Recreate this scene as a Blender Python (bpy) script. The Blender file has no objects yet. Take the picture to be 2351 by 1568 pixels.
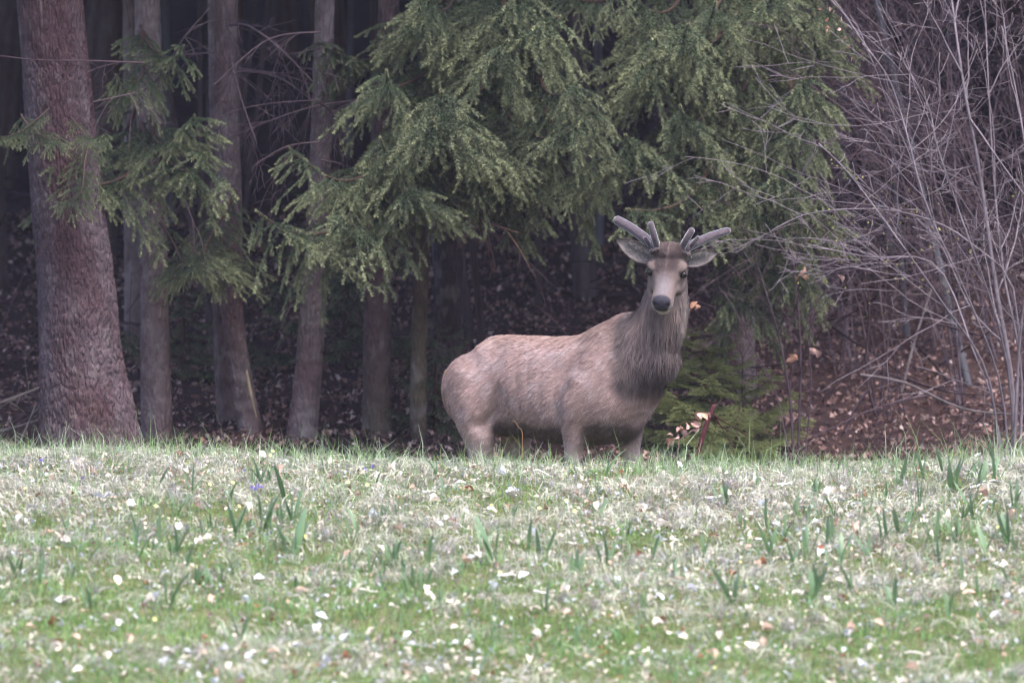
import bpy, math, random
import numpy as np
from mathutils import Vector, Matrix

# ------------------------------------------------------------------ camera, sky, sun, exposure
scene = bpy.context.scene
C = scene.collection
PR = 17600.0          # sight lines: units per radian on a 2351 x 1568 sheet
HOR, MIDX = 856.0, 1175.5
CAMZ = 1.6
cam_d = bpy.data.cameras.new('camera'); cam = bpy.data.objects.new('camera', cam_d); C.objects.link(cam)
cam_d.sensor_width = 36.0; cam_d.lens = 36.0 * PR / 2351.0
cam.location = (0, 0, CAMZ)
cam.rotation_euler = (math.pi / 2 + math.atan((HOR - 784.0) / PR), 0, 0)
cam_d.clip_start = 0.5; cam_d.clip_end = 600
cam_d.dof.use_dof = True; cam_d.dof.focus_distance = 39.6; cam_d.dof.aperture_fstop = 3.7
scene.camera = cam

SUN_EL, SUN_AZ = math.radians(62), math.radians(150)     # azimuth from +Y (away from the camera), clockwise
w = bpy.data.worlds.new('World'); scene.world = w; w.use_nodes = True
nt = w.node_tree; nt.nodes.clear()
sky = nt.nodes.new('ShaderNodeTexSky'); sky.sky_type = 'NISHITA'; sky.sun_disc = False
sky.sun_elevation = SUN_EL; sky.sun_rotation = SUN_AZ
sky.air_density = 1.0; sky.dust_density = 3.0; sky.ozone_density = 2.0
hs = nt.nodes.new('ShaderNodeHueSaturation'); hs.inputs['Saturation'].default_value = 1.0   # thin high cloud greys the sky
bg = nt.nodes.new('ShaderNodeBackground'); bg.inputs['Strength'].default_value = 0.13
wo = nt.nodes.new('ShaderNodeOutputWorld')
nt.links.new(sky.outputs[0], hs.inputs['Color']); nt.links.new(hs.outputs[0], bg.inputs[0]); nt.links.new(bg.outputs[0], wo.inputs[0])
sd = bpy.data.lights.new('sun', 'SUN'); sun = bpy.data.objects.new('sun', sd); C.objects.link(sun)
sd.energy = 1.5; sd.angle = math.radians(12); sd.color = (1.0, 0.985, 0.97)
sdir = Vector((math.sin(SUN_AZ) * math.cos(SUN_EL), math.cos(SUN_AZ) * math.cos(SUN_EL), math.sin(SUN_EL)))
sun.rotation_euler = sdir.to_track_quat('Z', 'Y').to_euler(); sun.location = (0, 20, 30)
scene.view_settings.view_transform = 'Standard'; scene.view_settings.look = 'None'
scene.view_settings.exposure = 2.05; scene.view_settings.gamma = 1.0
scene.render.engine = 'CYCLES'
scene.cycles.use_denoising = True
scene.cycles.filter_width = 1.1
scene.cycles.max_bounces = 5; scene.cycles.diffuse_bounces = 3; scene.cycles.adaptive_threshold = 0.02; scene.cycles.transparent_max_bounces = 4

# ------------------------------------------------------------------ helpers
rng = np.random.default_rng(7)
random.seed(7)

def hash2(ix, iy, s):
    n = (ix.astype(np.int64) * 374761393 + iy.astype(np.int64) * 668265263 + s * 1442695041) & 0xFFFFFFFF
    n = ((n ^ (n >> 13)) * 1274126177) & 0xFFFFFFFF
    n = ((n ^ (n >> 16)) * 2246822519) & 0xFFFFFFFF
    return ((n ^ (n >> 15)) & 0xFFFFFF) / float(0xFFFFFF)

def vnoise(x, y, s=0):
    x = np.asarray(x, float); y = np.asarray(y, float)
    ix = np.floor(x); iy = np.floor(y); fx = x - ix; fy = y - iy
    fx = fx * fx * (3 - 2 * fx); fy = fy * fy * (3 - 2 * fy)
    a = hash2(ix, iy, s); b = hash2(ix + 1, iy, s); c = hash2(ix, iy + 1, s); d = hash2(ix + 1, iy + 1, s)
    return (a * (1 - fx) + b * fx) * (1 - fy) + (c * (1 - fx) + d * fx) * fy

def fbm(x, y, s=0, o=3):
    v = 0; a = 0.5; t = 0
    for k in range(o):
        v = v + a * vnoise(x * 2 ** k, y * 2 ** k, s + k); t += a; a *= 0.5
    return v / t

def worley(x, y, s=0):
    ix = np.floor(x); iy = np.floor(y)
    f1 = np.full(x.shape, 9.0); f2 = np.full(x.shape, 9.0)
    for dx in (-1, 0, 1):
        for dy in (-1, 0, 1):
            cx = ix + dx; cy = iy + dy
            d = np.hypot(cx + hash2(cx, cy, s) - x, cy + hash2(cx, cy, s + 9) - y)
            f2 = np.minimum(f2, np.maximum(f1, d)); f1 = np.minimum(f1, d)
    return f1, f2

def sstep(a, b, x):
    t = np.clip((np.asarray(x, float) - a) / (b - a), 0, 1); return t * t * (3 - 2 * t)

def lin(r, g, b):
    f = lambda c: (c / 255 / 12.92) if c / 255 <= 0.04045 else ((c / 255 + 0.055) / 1.055) ** 2.4
    return (f(r), f(g), f(b))

def np_mesh(name, V, F, col=None, smooth=True):
    """V (n,3); F list of (m,3)/(m,4) arrays"""
    V = np.asarray(V, np.float32); Fs = [np.asarray(f, np.int32) for f in (F if isinstance(F, (list, tuple)) else [F]) if len(f)]
    me = bpy.data.meshes.new(name)
    me.vertices.add(len(V)); me.vertices.foreach_set('co', V.ravel())
    nl = sum(f.size for f in Fs); npol = sum(len(f) for f in Fs)
    me.loops.add(nl); me.polygons.add(npol)
    me.loops.foreach_set('vertex_index', np.concatenate([f.ravel() for f in Fs]))
    tot = np.concatenate([np.full(len(f), f.shape[1], np.int32) for f in Fs])
    st = np.concatenate([[0], np.cumsum(tot)[:-1]]).astype(np.int32)
    me.polygons.foreach_set('loop_start', st)
    me.polygons.foreach_set('use_smooth', np.full(npol, smooth, bool))
    me.update(calc_edges=True)
    if col is not None:
        ca = me.color_attributes.new('Col', 'FLOAT_COLOR', 'POINT')
        c = np.ones((len(V), 4), np.float32); c[:, :3] = col
        ca.data.foreach_set('color', c.ravel())
    return me

def link(name, me, mat=None, parent=None, loc=None):
    o = bpy.data.objects.new(name, me); C.objects.link(o)
    if mat is not None and me is not None and len(me.materials) == 0: me.materials.append(mat)
    if parent is not None: o.parent = parent
    if loc is not None: o.location = loc
    return o

def tag(o, label=None, cat=None, group=None, kind=None):
    if label: o['label'] = label
    if cat: o['category'] = cat
    if group: o['group'] = group
    if kind: o['kind'] = kind
    return o

def empty(name, loc, label=None, cat=None, group=None):
    o = bpy.data.objects.new(name, None); C.objects.link(o); o.location = loc; o.empty_display_size = 0.1
    return tag(o, label, cat, group)

class Buf:
    """collects pieces of one mesh"""
    def __init__(s): s.V = []; s.T = []; s.Q = []; s.c = []; s.n = 0
    def add(s, V, T=None, Q=None, col=(1, 1, 1)):
        V = np.asarray(V, float).reshape(-1, 3); s.V.append(V)
        if T is not None and len(T): s.T.append(np.asarray(T, int) + s.n)
        if Q is not None and len(Q): s.Q.append(np.asarray(Q, int) + s.n)
        col = np.asarray(col, float); s.c.append(np.broadcast_to(col, (len(V), 3)) if col.ndim < 2 else col); s.n += len(V)
    def mesh(s, name, smooth=True):
        F = []
        if s.T: F.append(np.concatenate(s.T))
        if s.Q: F.append(np.concatenate(s.Q))
        return np_mesh(name, np.concatenate(s.V), F, np.concatenate(s.c), smooth)

def frames(P):
    P = np.asarray(P, float); T = np.gradient(P, axis=0); T /= np.linalg.norm(T, axis=1)[:, None] + 1e-9
    return T

def tube(buf, P, R, n=6, col=(1, 1, 1), cap=True):
    P = np.asarray(P, float); m = len(P); R = np.broadcast_to(np.asarray(R, float), (m,))
    T = frames(P); h = np.array([0.123, 0.31, 1.0]) if abs(T[0][2]) < 0.8 else np.array([1.0, 0.2, 0.1])
    S = np.cross(T, h); S /= np.linalg.norm(S, axis=1)[:, None] + 1e-9; U = np.cross(S, T)
    a = np.linspace(0, 2 * np.pi, n, endpoint=False)
    V = P[:, None] + R[:, None, None] * (np.cos(a)[None, :, None] * S[:, None] + np.sin(a)[None, :, None] * U[:, None])
    i = np.arange(m - 1)[:, None] * n; j = np.arange(n)[None]; k = (j + 1) % n
    Q = np.stack([i + j, i + k, i + n + k, i + n + j], -1).reshape(-1, 4)
    V = V.reshape(-1, 3)
    if np.ndim(col) == 2: col = np.repeat(np.asarray(col), n, axis=0)
    if cap:
        V = np.vstack([V, P[-1] + T[-1] * R[-1] * 0.6]); tip = m * n
        Tt = np.stack([(m - 1) * n + np.arange(n), (m - 1) * n + (np.arange(n) + 1) % n, np.full(n, tip)], -1)
        if np.ndim(col) == 2: col = np.vstack([col, col[-1]])
        buf.add(V, Tt, Q, col)
    else: buf.add(V, None, Q, col)

def pt(px, py, d):
    """a point d metres in front of the camera along the sight line px,py"""
    return np.array([(px - MIDX) / PR * d, d, CAMZ + (HOR - py) / PR * d])

def smooth_path(P, n):
    P = np.asarray(P, float); k = len(P); t = np.linspace(0, k - 1, n); out = []
    for u in t:
        i = min(int(u), k - 2); f = u - i
        p0 = P[max(i - 1, 0)]; p1 = P[i]; p2 = P[i + 1]; p3 = P[min(i + 2, k - 1)]
        out.append(0.5 * ((2 * p1) + (-p0 + p2) * f + (2 * p0 - 5 * p1 + 4 * p2 - p3) * f * f + (-p0 + 3 * p1 - 3 * p2 + p3) * f ** 3))
    return np.array(out)

# ------------------------------------------------------------------ materials
def nodes(name):
    m = bpy.data.materials.new(name); m.use_nodes = True; t = m.node_tree; t.nodes.clear()
    out = t.nodes.new('ShaderNodeOutputMaterial'); b = t.nodes.new('ShaderNodeBsdfPrincipled')
    b.inputs['Roughness'].default_value = 0.8; b.inputs['Specular IOR Level'].default_value = 0.25
    t.links.new(b.outputs[0], out.inputs[0])
    return m, t, b, out

def col_mat(name, transl=0.0, rough=0.75, spec=0.25, noise=0.0, nscale=20.0, bump=0.0, bscale=60.0, sheen=0.0, jitter=0.0):
    """colour from the mesh's own Col attribute, with noise for wear; optional thin-leaf translucency"""
    m, t, b, out = nodes(name); N = t.nodes.new; L = t.links.new
    at = N('ShaderNodeAttribute'); at.attribute_name = 'Col'; c = at.outputs['Color']
    tc = N('ShaderNodeTexCoord')
    if noise:
        nz = N('ShaderNodeTexNoise'); nz.inputs['Scale'].default_value = nscale; nz.inputs['Detail'].default_value = 5
        L(tc.outputs['Object'], nz.inputs['Vector'])
        mr = N('ShaderNodeMapRange'); mr.inputs[1].default_value = 0.25; mr.inputs[2].default_value = 0.75
        mr.inputs[3].default_value = 1 - noise; mr.inputs[4].default_value = 1 + noise; L(nz.outputs[0], mr.inputs[0])
        mx = N('ShaderNodeVectorMath'); mx.operation = 'SCALE'; L(c, mx.inputs[0]); L(mr.outputs[0], mx.inputs['Scale']); c = mx.outputs[0]
    if jitter:
        oi = N('ShaderNodeObjectInfo'); mr = N('ShaderNodeMapRange'); mr.inputs[3].default_value = 1 - jitter; mr.inputs[4].default_value = 1 + jitter
        L(oi.outputs['Random'], mr.inputs[0]); mx = N('ShaderNodeVectorMath'); mx.operation = 'SCALE'
        L(c, mx.inputs[0]); L(mr.outputs[0], mx.inputs['Scale']); c = mx.outputs[0]
    L(c, b.inputs['Base Color']); b.inputs['Roughness'].default_value = rough; b.inputs['Specular IOR Level'].default_value = spec
    if sheen:
        b.inputs['Sheen Weight'].default_value = sheen; b.inputs['Sheen Roughness'].default_value = 0.4
    if bump:
        nz = N('ShaderNodeTexNoise'); nz.inputs['Scale'].default_value = bscale; nz.inputs['Detail'].default_value = 6
        L(tc.outputs['Object'], nz.inputs['Vector']); bp = N('ShaderNodeBump'); bp.inputs['Strength'].default_value = bump; bp.inputs['Distance'].default_value = 0.01
        L(nz.outputs[0], bp.inputs['Height']); L(bp.outputs[0], b.inputs['Normal'])
    if transl:
        tr = N('ShaderNodeBsdfTranslucent'); L(c, tr.inputs[0]); mi = N('ShaderNodeMixShader'); mi.inputs[0].default_value = transl
        L(b.outputs[0], mi.inputs[1]); L(tr.outputs[0], mi.inputs[2]); L(mi.outputs[0], out.inputs[0])
    return m

def ground_mat(name, cols, scale, bump):
    m, t, b, out = nodes(name); N = t.nodes.new; L = t.links.new
    tc = N('ShaderNodeTexCoord'); nz = N('ShaderNodeTexNoise'); nz.inputs['Scale'].default_value = scale; nz.inputs['Detail'].default_value = 8
    nz.inputs['Roughness'].default_value = 0.7; L(tc.outputs['Object'], nz.inputs['Vector'])
    r = N('ShaderNodeValToRGB'); e = r.color_ramp.elements
    while len(e) < len(cols): e.new(0.5)
    for k, c in enumerate(cols): e[k].position = 0.3 + 0.4 * k / (len(cols) - 1); e[k].color = (*c, 1)
    L(nz.outputs[0], r.inputs[0]); L(r.outputs[0], b.inputs['Base Color'])
    n2 = N('ShaderNodeTexNoise'); n2.inputs['Scale'].default_value = 45; n2.inputs['Detail'].default_value = 6; L(tc.outputs['Object'], n2.inputs['Vector'])
    bp = N('ShaderNodeBump'); bp.inputs['Strength'].default_value = bump; bp.inputs['Distance'].default_value = 0.03
    L(n2.outputs[0], bp.inputs['Height']); L(bp.outputs[0], b.inputs['Normal'])
    b.inputs['Roughness'].default_value = 0.95; b.inputs['Specular IOR Level'].default_value = 0.1
    return m

# ------------------------------------------------------------------ terrain
CREST = 37.5
def gz(x, y):
    x = np.asarray(x, float); y = np.asarray(y, float)
    crest = 1.122 + 0.055 * sstep(0.6, -2.6, x) + 0.02 * np.exp(-((x + 1.7) / 0.5) ** 2) + 0.03 * sstep(1.6, 2.6, x)
    d = CREST - y
    front = crest - np.where(d > 0, 0.0135 * np.minimum(d, 5.0) ** 2 * 0 + 0.122 * (np.sqrt(d * d + 0.36) - 0.6), 0.0)
    front = np.where(y < 27, np.maximum(front, -0.1), front)
    back = crest + (0.66 - crest) * sstep(0.0, 1.9, -d)
    rise = np.where(y > 41.6, 0.185 * (np.sqrt((y - 41.6) ** 2 + 0.8) - 0.894) + 0.0016 * np.maximum(y - 50, 0) ** 2, 0.0)
    rise = np.minimum(rise, 26)
    z = np.where(d >= 0, front, back + rise)
    bump = (fbm(x * 1.1, y * 1.1, 3) - 0.5) * 0.09 + (fbm(x * 4, y * 4, 5) - 0.5) * 0.045
    bump = bump * np.where(y > 42.5, 2.2, 1.0) * (1 - 0.6 * sstep(1.2, 0.0, np.abs(d)))
    return z + bump

def ground_at(px, py, lo=29.0, hi=38.2):
    ys = np.linspace(lo, hi, 700); xs = (px - MIDX) / PR * ys
    line = CAMZ + (HOR - py) / PR * ys; below = np.nonzero(gz(xs, ys) >= line)[0]
    i = below[0] if len(below) else np.argmin(line - gz(xs, ys))
    return np.array([xs[i], ys[i], float(gz(xs[i], ys[i]))])

def sheet(name, xs, ys, mat, dz=0.0):
    X, Y = np.meshgrid(xs, ys); Z = gz(X, Y) + dz
    V = np.stack([X, Y, Z], -1).reshape(-1, 3); nx = len(xs); ny = len(ys)
    i = np.arange(ny - 1)[:, None] * nx; j = np.arange(nx - 1)[None]
    Q = np.stack([i + j, i + j + 1, i + nx + j + 1, i + nx + j], -1).reshape(-1, 4)
    o = link(name, np_mesh(name, V, Q), mat); tag(o, kind='structure'); return o

M_meadow = ground_mat('meadow_soil', [lin(52, 48, 34), lin(70, 76, 40), lin(98, 92, 68), lin(66, 76, 38)], 5.0, 0.6)
M_floor = ground_mat('forest_soil', [lin(38, 29, 30), lin(62, 46, 44), lin(46, 37, 37)], 4.0, 0.8)
xf = np.concatenate([np.linspace(-70, -5, 40), np.linspace(-4.9, 4.9, 120), np.linspace(5, 70, 40)])
sheet('meadow', xf, np.concatenate([np.linspace(-40, 26, 40), np.linspace(26.3, 41.0, 170)]), M_meadow)
sheet('forest_floor', xf, np.concatenate([np.linspace(41.0, 56, 80), np.linspace(56.5, 150, 50)]), M_floor)
# ------------------------------------------------------------------ the stag
TH = math.radians(42); cT, sT = math.cos(TH), math.sin(TH)
DEER = np.array([(1290 - MIDX) / PR * 40.2, 40.2, 0.0]); DEER[2] = CAMZ + (HOR - 1263) / PR * 40.2
def body2rel(P):
    P = np.asarray(P, float); return np.stack([P[..., 0] * cT + P[..., 1] * sT, -P[..., 0] * sT + P[..., 1] * cT, P[..., 2]], -1)
def rel2body(P):
    P = np.asarray(P, float); return np.stack([P[..., 0] * cT - P[..., 1] * sT, P[..., 0] * sT + P[..., 1] * cT, P[..., 2]], -1)

def loft(buf, rings, n=28, tf=None):
    """rings: (centre3, side3, up3, ra, rb, egg) ; egg>0 narrows the top; ends get domed caps"""
    a = np.linspace(0, 2 * np.pi, n, endpoint=False); V = []
    for c, s, u, ra, rb, egg in rings:
        c, s, u = np.array(c, float), np.array(s, float), np.array(u, float)
        ca, sa = np.cos(a), np.sin(a)
        V.append(c + (ra * ca * (1 - egg * sa))[:, None] * s + (rb * sa)[:, None] * u)
    V = np.array(V); m = len(V)
    first = V[0].mean(0); last = V[-1].mean(0)
    i = np.arange(m - 1)[:, None] * n; j = np.arange(n)[None]; k = (j + 1) % n
    Q = np.stack([i + j, i + k, i + n + k, i + n + j], -1).reshape(-1, 4)
    VV = np.vstack([V.reshape(-1, 3), first, last]); b0 = m * n
    jj = np.arange(n); kk = (jj + 1) % n
    T = np.vstack([np.stack([kk, jj, np.full(n, b0)], -1), np.stack([(m - 1) * n + jj, (m - 1) * n + kk, np.full(n, b0 + 1)], -1)])
    if tf is not None: VV = tf(VV)
    buf.add(VV, T, Q)

def resample(rows, n):
    rows = np.asarray(rows, float); return smooth_path(rows, n)

def ball(buf, c, r, tf=None, n=16, axes=None):
    """ellipsoid with radii r (3) along axes (3x3 rows)"""
    th = np.linspace(0.001, np.pi - 0.001, n // 2 + 1); ph = np.linspace(0, 2 * np.pi, n, endpoint=False)
    A = np.eye(3) if axes is None else np.asarray(axes, float)
    rings = []
    S = np.stack([np.sin(th)[:, None] * np.cos(ph), np.sin(th)[:, None] * np.sin(ph), np.cos(th)[:, None] + 0 * ph], -1).reshape(-1, 3)
    V = np.asarray(c, float) + (S * np.asarray(r, float)) @ A
    m = len(th); i = np.arange(m - 1)[:, None] * n; j = np.arange(n)[None]; k = (j + 1) % n
    Q = np.stack([i + j, i + k, i + n + k, i + n + j], -1).reshape(-1, 4)[:, ::-1]
    if tf is not None: V = tf(V)
    buf.add(V, None, Q)

db = Buf()
# torso: x, top, bottom, half-width, egg
tor = resample([(-0.79, 0.935, 0.79, 0.06, 0.0), (-0.765, 0.955, 0.74, 0.10, 0.0), (-0.70, 0.992, 0.66, 0.15, 0.05), (-0.60, 1.052, 0.60, 0.188, 0.12), (-0.49, 1.118, 0.60, 0.205, 0.17),
                (-0.40, 1.134, 0.60, 0.205, 0.17), (-0.20, 1.125, 0.585, 0.215, 0.12), (-0.02, 1.122, 0.555, 0.232, 0.12), (0.15, 1.135, 0.545, 0.235, 0.15), (0.30, 1.19, 0.555, 0.222, 0.24),
                (0.42, 1.242, 0.58, 0.205, 0.30), (0.51, 1.245, 0.65, 0.175, 0.28), (0.58, 1.19, 0.74, 0.15, 0.15), (0.63, 1.04, 0.83, 0.10, 0.05)], 44)
loft(db, [((r[0], 0, (r[1] + r[2]) / 2), (0, 1, 0), (0, 0, 1), r[3], (r[1] - r[2]) / 2, r[4]) for r in tor], 36, body2rel)
# neck: centre x,y,z, tangent implied, half lateral, half fore-aft
nk = resample([(0.40, 0, 0.93, 0.165, 0.25), (0.50, 0, 1.00, 0.160, 0.225), (0.61, 0.0, 1.10, 0.146, 0.170), (0.685, 0.0, 1.20, 0.126, 0.128), (0.722, 0.0, 1.30, 0.114, 0.112), (0.732, 0.0, 1.40, 0.104, 0.104), (0.725, 0.0, 1.48, 0.092, 0.098), (0.725, 0, 1.53, 0.06, 0.07)], 22)
tn = frames(nk[:, :3])
loft(db, [(r[:3], (0, 1, 0), np.cross((0, 1, 0), -t), r[3], r[4], 0.0) for r, t in zip(nk, tn)], 28, body2rel)
# mane bulge at the throat and breast
for c, r in (((0.655, 0.0, 1.02), (0.115, 0.135, 0.15)), ((0.585, 0, 0.92), (0.10, 0.122, 0.12)), ((0.69, 0, 1.14), (0.10, 0.122, 0.13)), ((0.45, 0, 0.69), (0.10, 0.105, 0.10))):
    ball(db, c, r, body2rel)
# shoulders, haunches, hips
for s in (-1, 1):
    ball(db, (0.37, 0.125 * s, 0.89), (0.155, 0.085, 0.21), body2rel, axes=[(0.94, 0, 0.34), (0, 1, 0), (-0.34, 0, 0.94)])
    ball(db, (0.47, 0.105 * s, 0.83), (0.10, 0.08, 0.13), body2rel)
    ball(db, (-0.55, 0.115 * s, 0.86), (0.18, 0.10, 0.17), body2rel)
ball(db, (-0.80, 0, 0.90), (0.035, 0.04, 0.07), body2rel)        # tail
# legs: x, y, z, half fore-aft, half lateral
def leg(rows, n=40):
    R = resample(rows, n)
    loft(db, [(r[:3], (1, 0, 0), (0, 1, 0), r[3], r[4], 0.0) for r in R], 20, body2rel)
leg([(0.36, -0.14, 0.93, 0.13, 0.075), (0.295, -0.165, 0.80, 0.120, 0.085), (0.24, -0.165, 0.69, 0.096, 0.076), (0.225, -0.155, 0.57, 0.068, 0.058), (0.20, -0.145, 0.44, 0.046, 0.042), (0.205, -0.14, 0.37, 0.044, 0.041),
     (0.20, -0.138, 0.30, 0.030, 0.028), (0.20, -0.135, 0.17, 0.026, 0.024), (0.205, -0.135, 0.10, 0.033, 0.030), (0.23, -0.135, 0.055, 0.032, 0.032), (0.245, -0.135, 0.0, 0.045, 0.036)])
leg([(0.41, 0.12, 0.90, 0.12, 0.075), (0.395, 0.135, 0.80, 0.105, 0.078), (0.365, 0.140, 0.69, 0.084, 0.07), (0.355, 0.138, 0.57, 0.066, 0.058), (0.365, 0.138, 0.44, 0.046, 0.042), (0.365, 0.135, 0.37, 0.044, 0.041),
     (0.36, 0.133, 0.30, 0.030, 0.028), (0.36, 0.13, 0.17, 0.026, 0.024), (0.365, 0.13, 0.10, 0.033, 0.030), (0.39, 0.13, 0.055, 0.032, 0.032), (0.405, 0.13, 0.0, 0.045, 0.036)])
for s, dx in ((-1, 0.0), (1, 0.03)):
    leg([(-0.56 + dx, 0.10 * s, 0.93, 0.15, 0.09), (-0.54 + dx, 0.118 * s, 0.83, 0.172, 0.098), (-0.50 + dx, 0.13 * s, 0.72, 0.148, 0.09), (-0.475 + dx, 0.135 * s, 0.62, 0.112, 0.076), (-0.462 + dx, 0.13 * s, 0.53, 0.078, 0.062), (-0.475 + dx, 0.125 * s, 0.46, 0.062, 0.048),
         (-0.50 + dx, 0.12 * s, 0.42, 0.050, 0.038), (-0.50 + dx, 0.12 * s, 0.34, 0.032, 0.028), (-0.47 + dx, 0.12 * s, 0.17, 0.027, 0.025), (-0.455 + dx, 0.12 * s, 0.10, 0.034, 0.030), (-0.43 + dx, 0.12 * s, 0.055, 0.032, 0.032), (-0.415 + dx, 0.12 * s, 0.0, 0.045, 0.036)])
# head frame: f towards the nose, r to the picture's right, u out of the forehead
HE = np.array([0.541, -0.600, 1.455])
f = np.array([-0.15, -0.75, -0.645]); f /= np.linalg.norm(f)
r_ = np.array([0.985, -0.13, -0.075]); r_ -= f * (r_ @ f); r_ /= np.linalg.norm(r_)
u_ = np.cross(r_, f); u_ = u_ if u_[2] > 0 else -u_
HA = np.stack([f, r_, u_])
def head2rel(P): return HE + np.asarray(P, float) @ HA
def rel2head(P): return (np.asarray(P, float) - HE) @ HA.T
hd = resample([(-0.155, 0.0, 0.05, 0.05), (-0.13, 0.0, 0.080, 0.085), (-0.07, 0.003, 0.102, 0.102), (-0.02, -0.008, 0.104, 0.100), (0.03, -0.020, 0.090, 0.088), (0.08, -0.030, 0.071, 0.075), (0.13, -0.036, 0.058, 0.064), (0.18, -0.038, 0.058, 0.058), (0.218, -0.039, 0.056, 0.053), (0.240, -0.037, 0.047, 0.040), (0.25, -0.036, 0.02, 0.02)], 34)
loft(db, [((q[0], 0, q[1]), (0, 1, 0), (0, 0, 1), q[2], q[3], 0.06) for q in hd], 32, head2rel)
for s in (-1, 1):
    ball(db, (0.000, 0.074 * s, 0.036), (0.046, 0.034, 0.022), head2rel)          # brow
    ball(db, (-0.01, 0.066 * s, -0.07), (0.095, 0.032, 0.05), head2rel)        # jaw
    ball(db, (0.222, 0.030 * s, -0.035), (0.022, 0.024, 0.026), head2rel)       # nostril wing
    ball(db, (0.19, 0.034 * s, -0.062), (0.045, 0.024, 0.026), head2rel)        # upper lip
    ball(db, (-0.055, 0.050 * s, 0.085), (0.034, 0.030, 0.042), head2rel)       # pedicle
ball(db, (0.172, 0, -0.106), (0.052, 0.040, 0.030), head2rel)                     # chin
ball(db, (-0.05, 0, 0.09), (0.05, 0.065, 0.03), head2rel)                         # crown tuft
tmp = link('shape_source', db.mesh('shape_source'))
md = tmp.modifiers.new('r', 'REMESH'); md.mode = 'VOXEL'; md.voxel_size = 0.0085; md.use_smooth_shade = True
md = tmp.modifiers.new('s', 'SMOOTH'); md.factor = 0.5; md.iterations = 3
dg = bpy.context.evaluated_depsgraph_get(); ev = tmp.evaluated_get(dg); em = ev.to_mesh()
nv = len(em.vertices); DV = np.empty(nv * 3, np.float32); em.vertices.foreach_get('co', DV); DV = DV.reshape(-1, 3).astype(float)
DQ = np.array([list(p.vertices) for p in em.polygons if len(p.vertices) == 4], int)
DT3 = np.array([list(p.vertices) for p in em.polygons if len(p.vertices) == 3], int).reshape(-1, 3)
DN = np.empty(nv * 3, np.float32); em.vertices.foreach_get('normal', DN); DN = DN.reshape(-1, 3).astype(float)
EDG = np.empty(len(em.edges) * 2, np.int32); em.edges.foreach_get('vertices', EDG); EDG = EDG.reshape(-1, 2)
ev.to_mesh_clear(); bpy.data.objects.remove(tmp)
# relax the trunk of the animal so that the muscle masses flow into each other; keep head and feet crisp
deg = np.bincount(EDG.ravel(), minlength=nv)[:, None]
hh = rel2head(DV); wsm = np.clip(np.linalg.norm(hh - [0.03, 0, 0], axis=1) / 0.16 - 1.0, 0.0, 1) * sstep(0.35, 0.55, DV[:, 2])
for it in range(30):
    acc = np.zeros_like(DV)
    for k in range(3):
        acc[:, k] = np.bincount(EDG[:, 0], DV[EDG[:, 1], k], nv) + np.bincount(EDG[:, 1], DV[EDG[:, 0], k], nv)
    DV = DV + (acc / deg - DV) * (0.65 * wsm)[:, None]
fn_ = np.cross(DV[DQ[:, 1]] - DV[DQ[:, 0]], DV[DQ[:, 3]] - DV[DQ[:, 0]]); DN2 = np.zeros_like(DV)
for k in range(4):
    for c_ in range(3): DN2[:, c_] += np.bincount(DQ[:, k], fn_[:, c_], nv)
DN2 /= np.linalg.norm(DN2, axis=1)[:, None] + 1e-12; DN = DN2 * np.sign(np.sum(DN2 * DN))
# carve: eye sockets, nostrils, mouth line, muscle relief
B = rel2body(DV); H = rel2head(DV)
def bell(D, r): return np.exp(-(D / r) ** 2)
disp = np.zeros(nv)
for s in (-1, 1):
    disp -= 0.006 * bell(np.linalg.norm(H - [0.038, 0.092 * s, 0.010], axis=1), 0.017)
    disp -= 0.012 * bell(np.linalg.norm(H - [0.238, 0.034 * s, -0.030], axis=1), 0.011)
    disp -= 0.010 * bell(np.linalg.norm((H - [0.085, 0.075 * s, -0.02]) * [0.6, 1, 1], axis=1), 0.022)
mouth = (H[:, 0] > 0.165) & (H[:, 0] < 0.26)
disp -= np.where(mouth, 0.006 * bell(np.abs(H[:, 2] + 0.080 + 0.05 * (H[:, 0] - 0.2)), 0.006), 0)
onb = sstep(1.3, 1.15, DV[:, 2])
side = np.sign(B[:, 1])
def groove(x0, z0, x1, z1, wd, dep):
    p = B[:, [0, 2]] - [x0, z0]; d = np.array([x1 - x0, z1 - z0]); L = d @ d; t = np.clip(p @ d / L, 0, 1)
    return -dep * bell(np.linalg.norm(p - t[:, None] * d, axis=1), wd) * onb * sstep(0.06, 0.12, np.abs(B[:, 1]))
disp += groove(0.24, 1.06, 0.16, 0.74, 0.06, 0.012) + groove(0.46, 1.05, 0.52, 0.80, 0.05, 0.006)     # behind and before the shoulder blade
disp += groove(-0.33, 1.02, -0.30, 0.70, 0.08, 0.014) + groove(-0.40, 0.66, -0.30, 0.74, 0.03, 0.012)  # flank hollow, stifle fold
disp += groove(0.17, 0.94, 0.135, 0.66, 0.060, 0.017) + groove(-0.40, 0.64, -0.27, 0.84, 0.040, 0.018)
disp += groove(0.40, 1.12, 0.29, 0.90, 0.040, -0.013) + groove(0.27, 0.90, 0.25, 0.72, 0.060, -0.010) + groove(-0.47, 1.06, -0.42, 1.03, 0.05, -0.013) + groove(-0.55, 0.95, -0.40, 0.70, 0.07, -0.013)
disp += 0.010 * (fbm(B[:, 0] * 7, B[:, 2] * 7 + B[:, 1] * 5, 91, 2) - 0.5) * onb
for k in range(5): disp += groove(-0.24 + 0.09 * k, 0.98, -0.17 + 0.08 * k, 0.72, 0.014, 0.0025)
DV = DV + DN * disp[:, None]
fn_ = np.cross(DV[DQ[:, 1]] - DV[DQ[:, 0]], DV[DQ[:, 3]] - DV[DQ[:, 0]]); DN2 = np.zeros_like(DV)
for k in range(4):
    for c_ in range(3): DN2[:, c_] += np.bincount(DQ[:, k], fn_[:, c_], nv)
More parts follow.
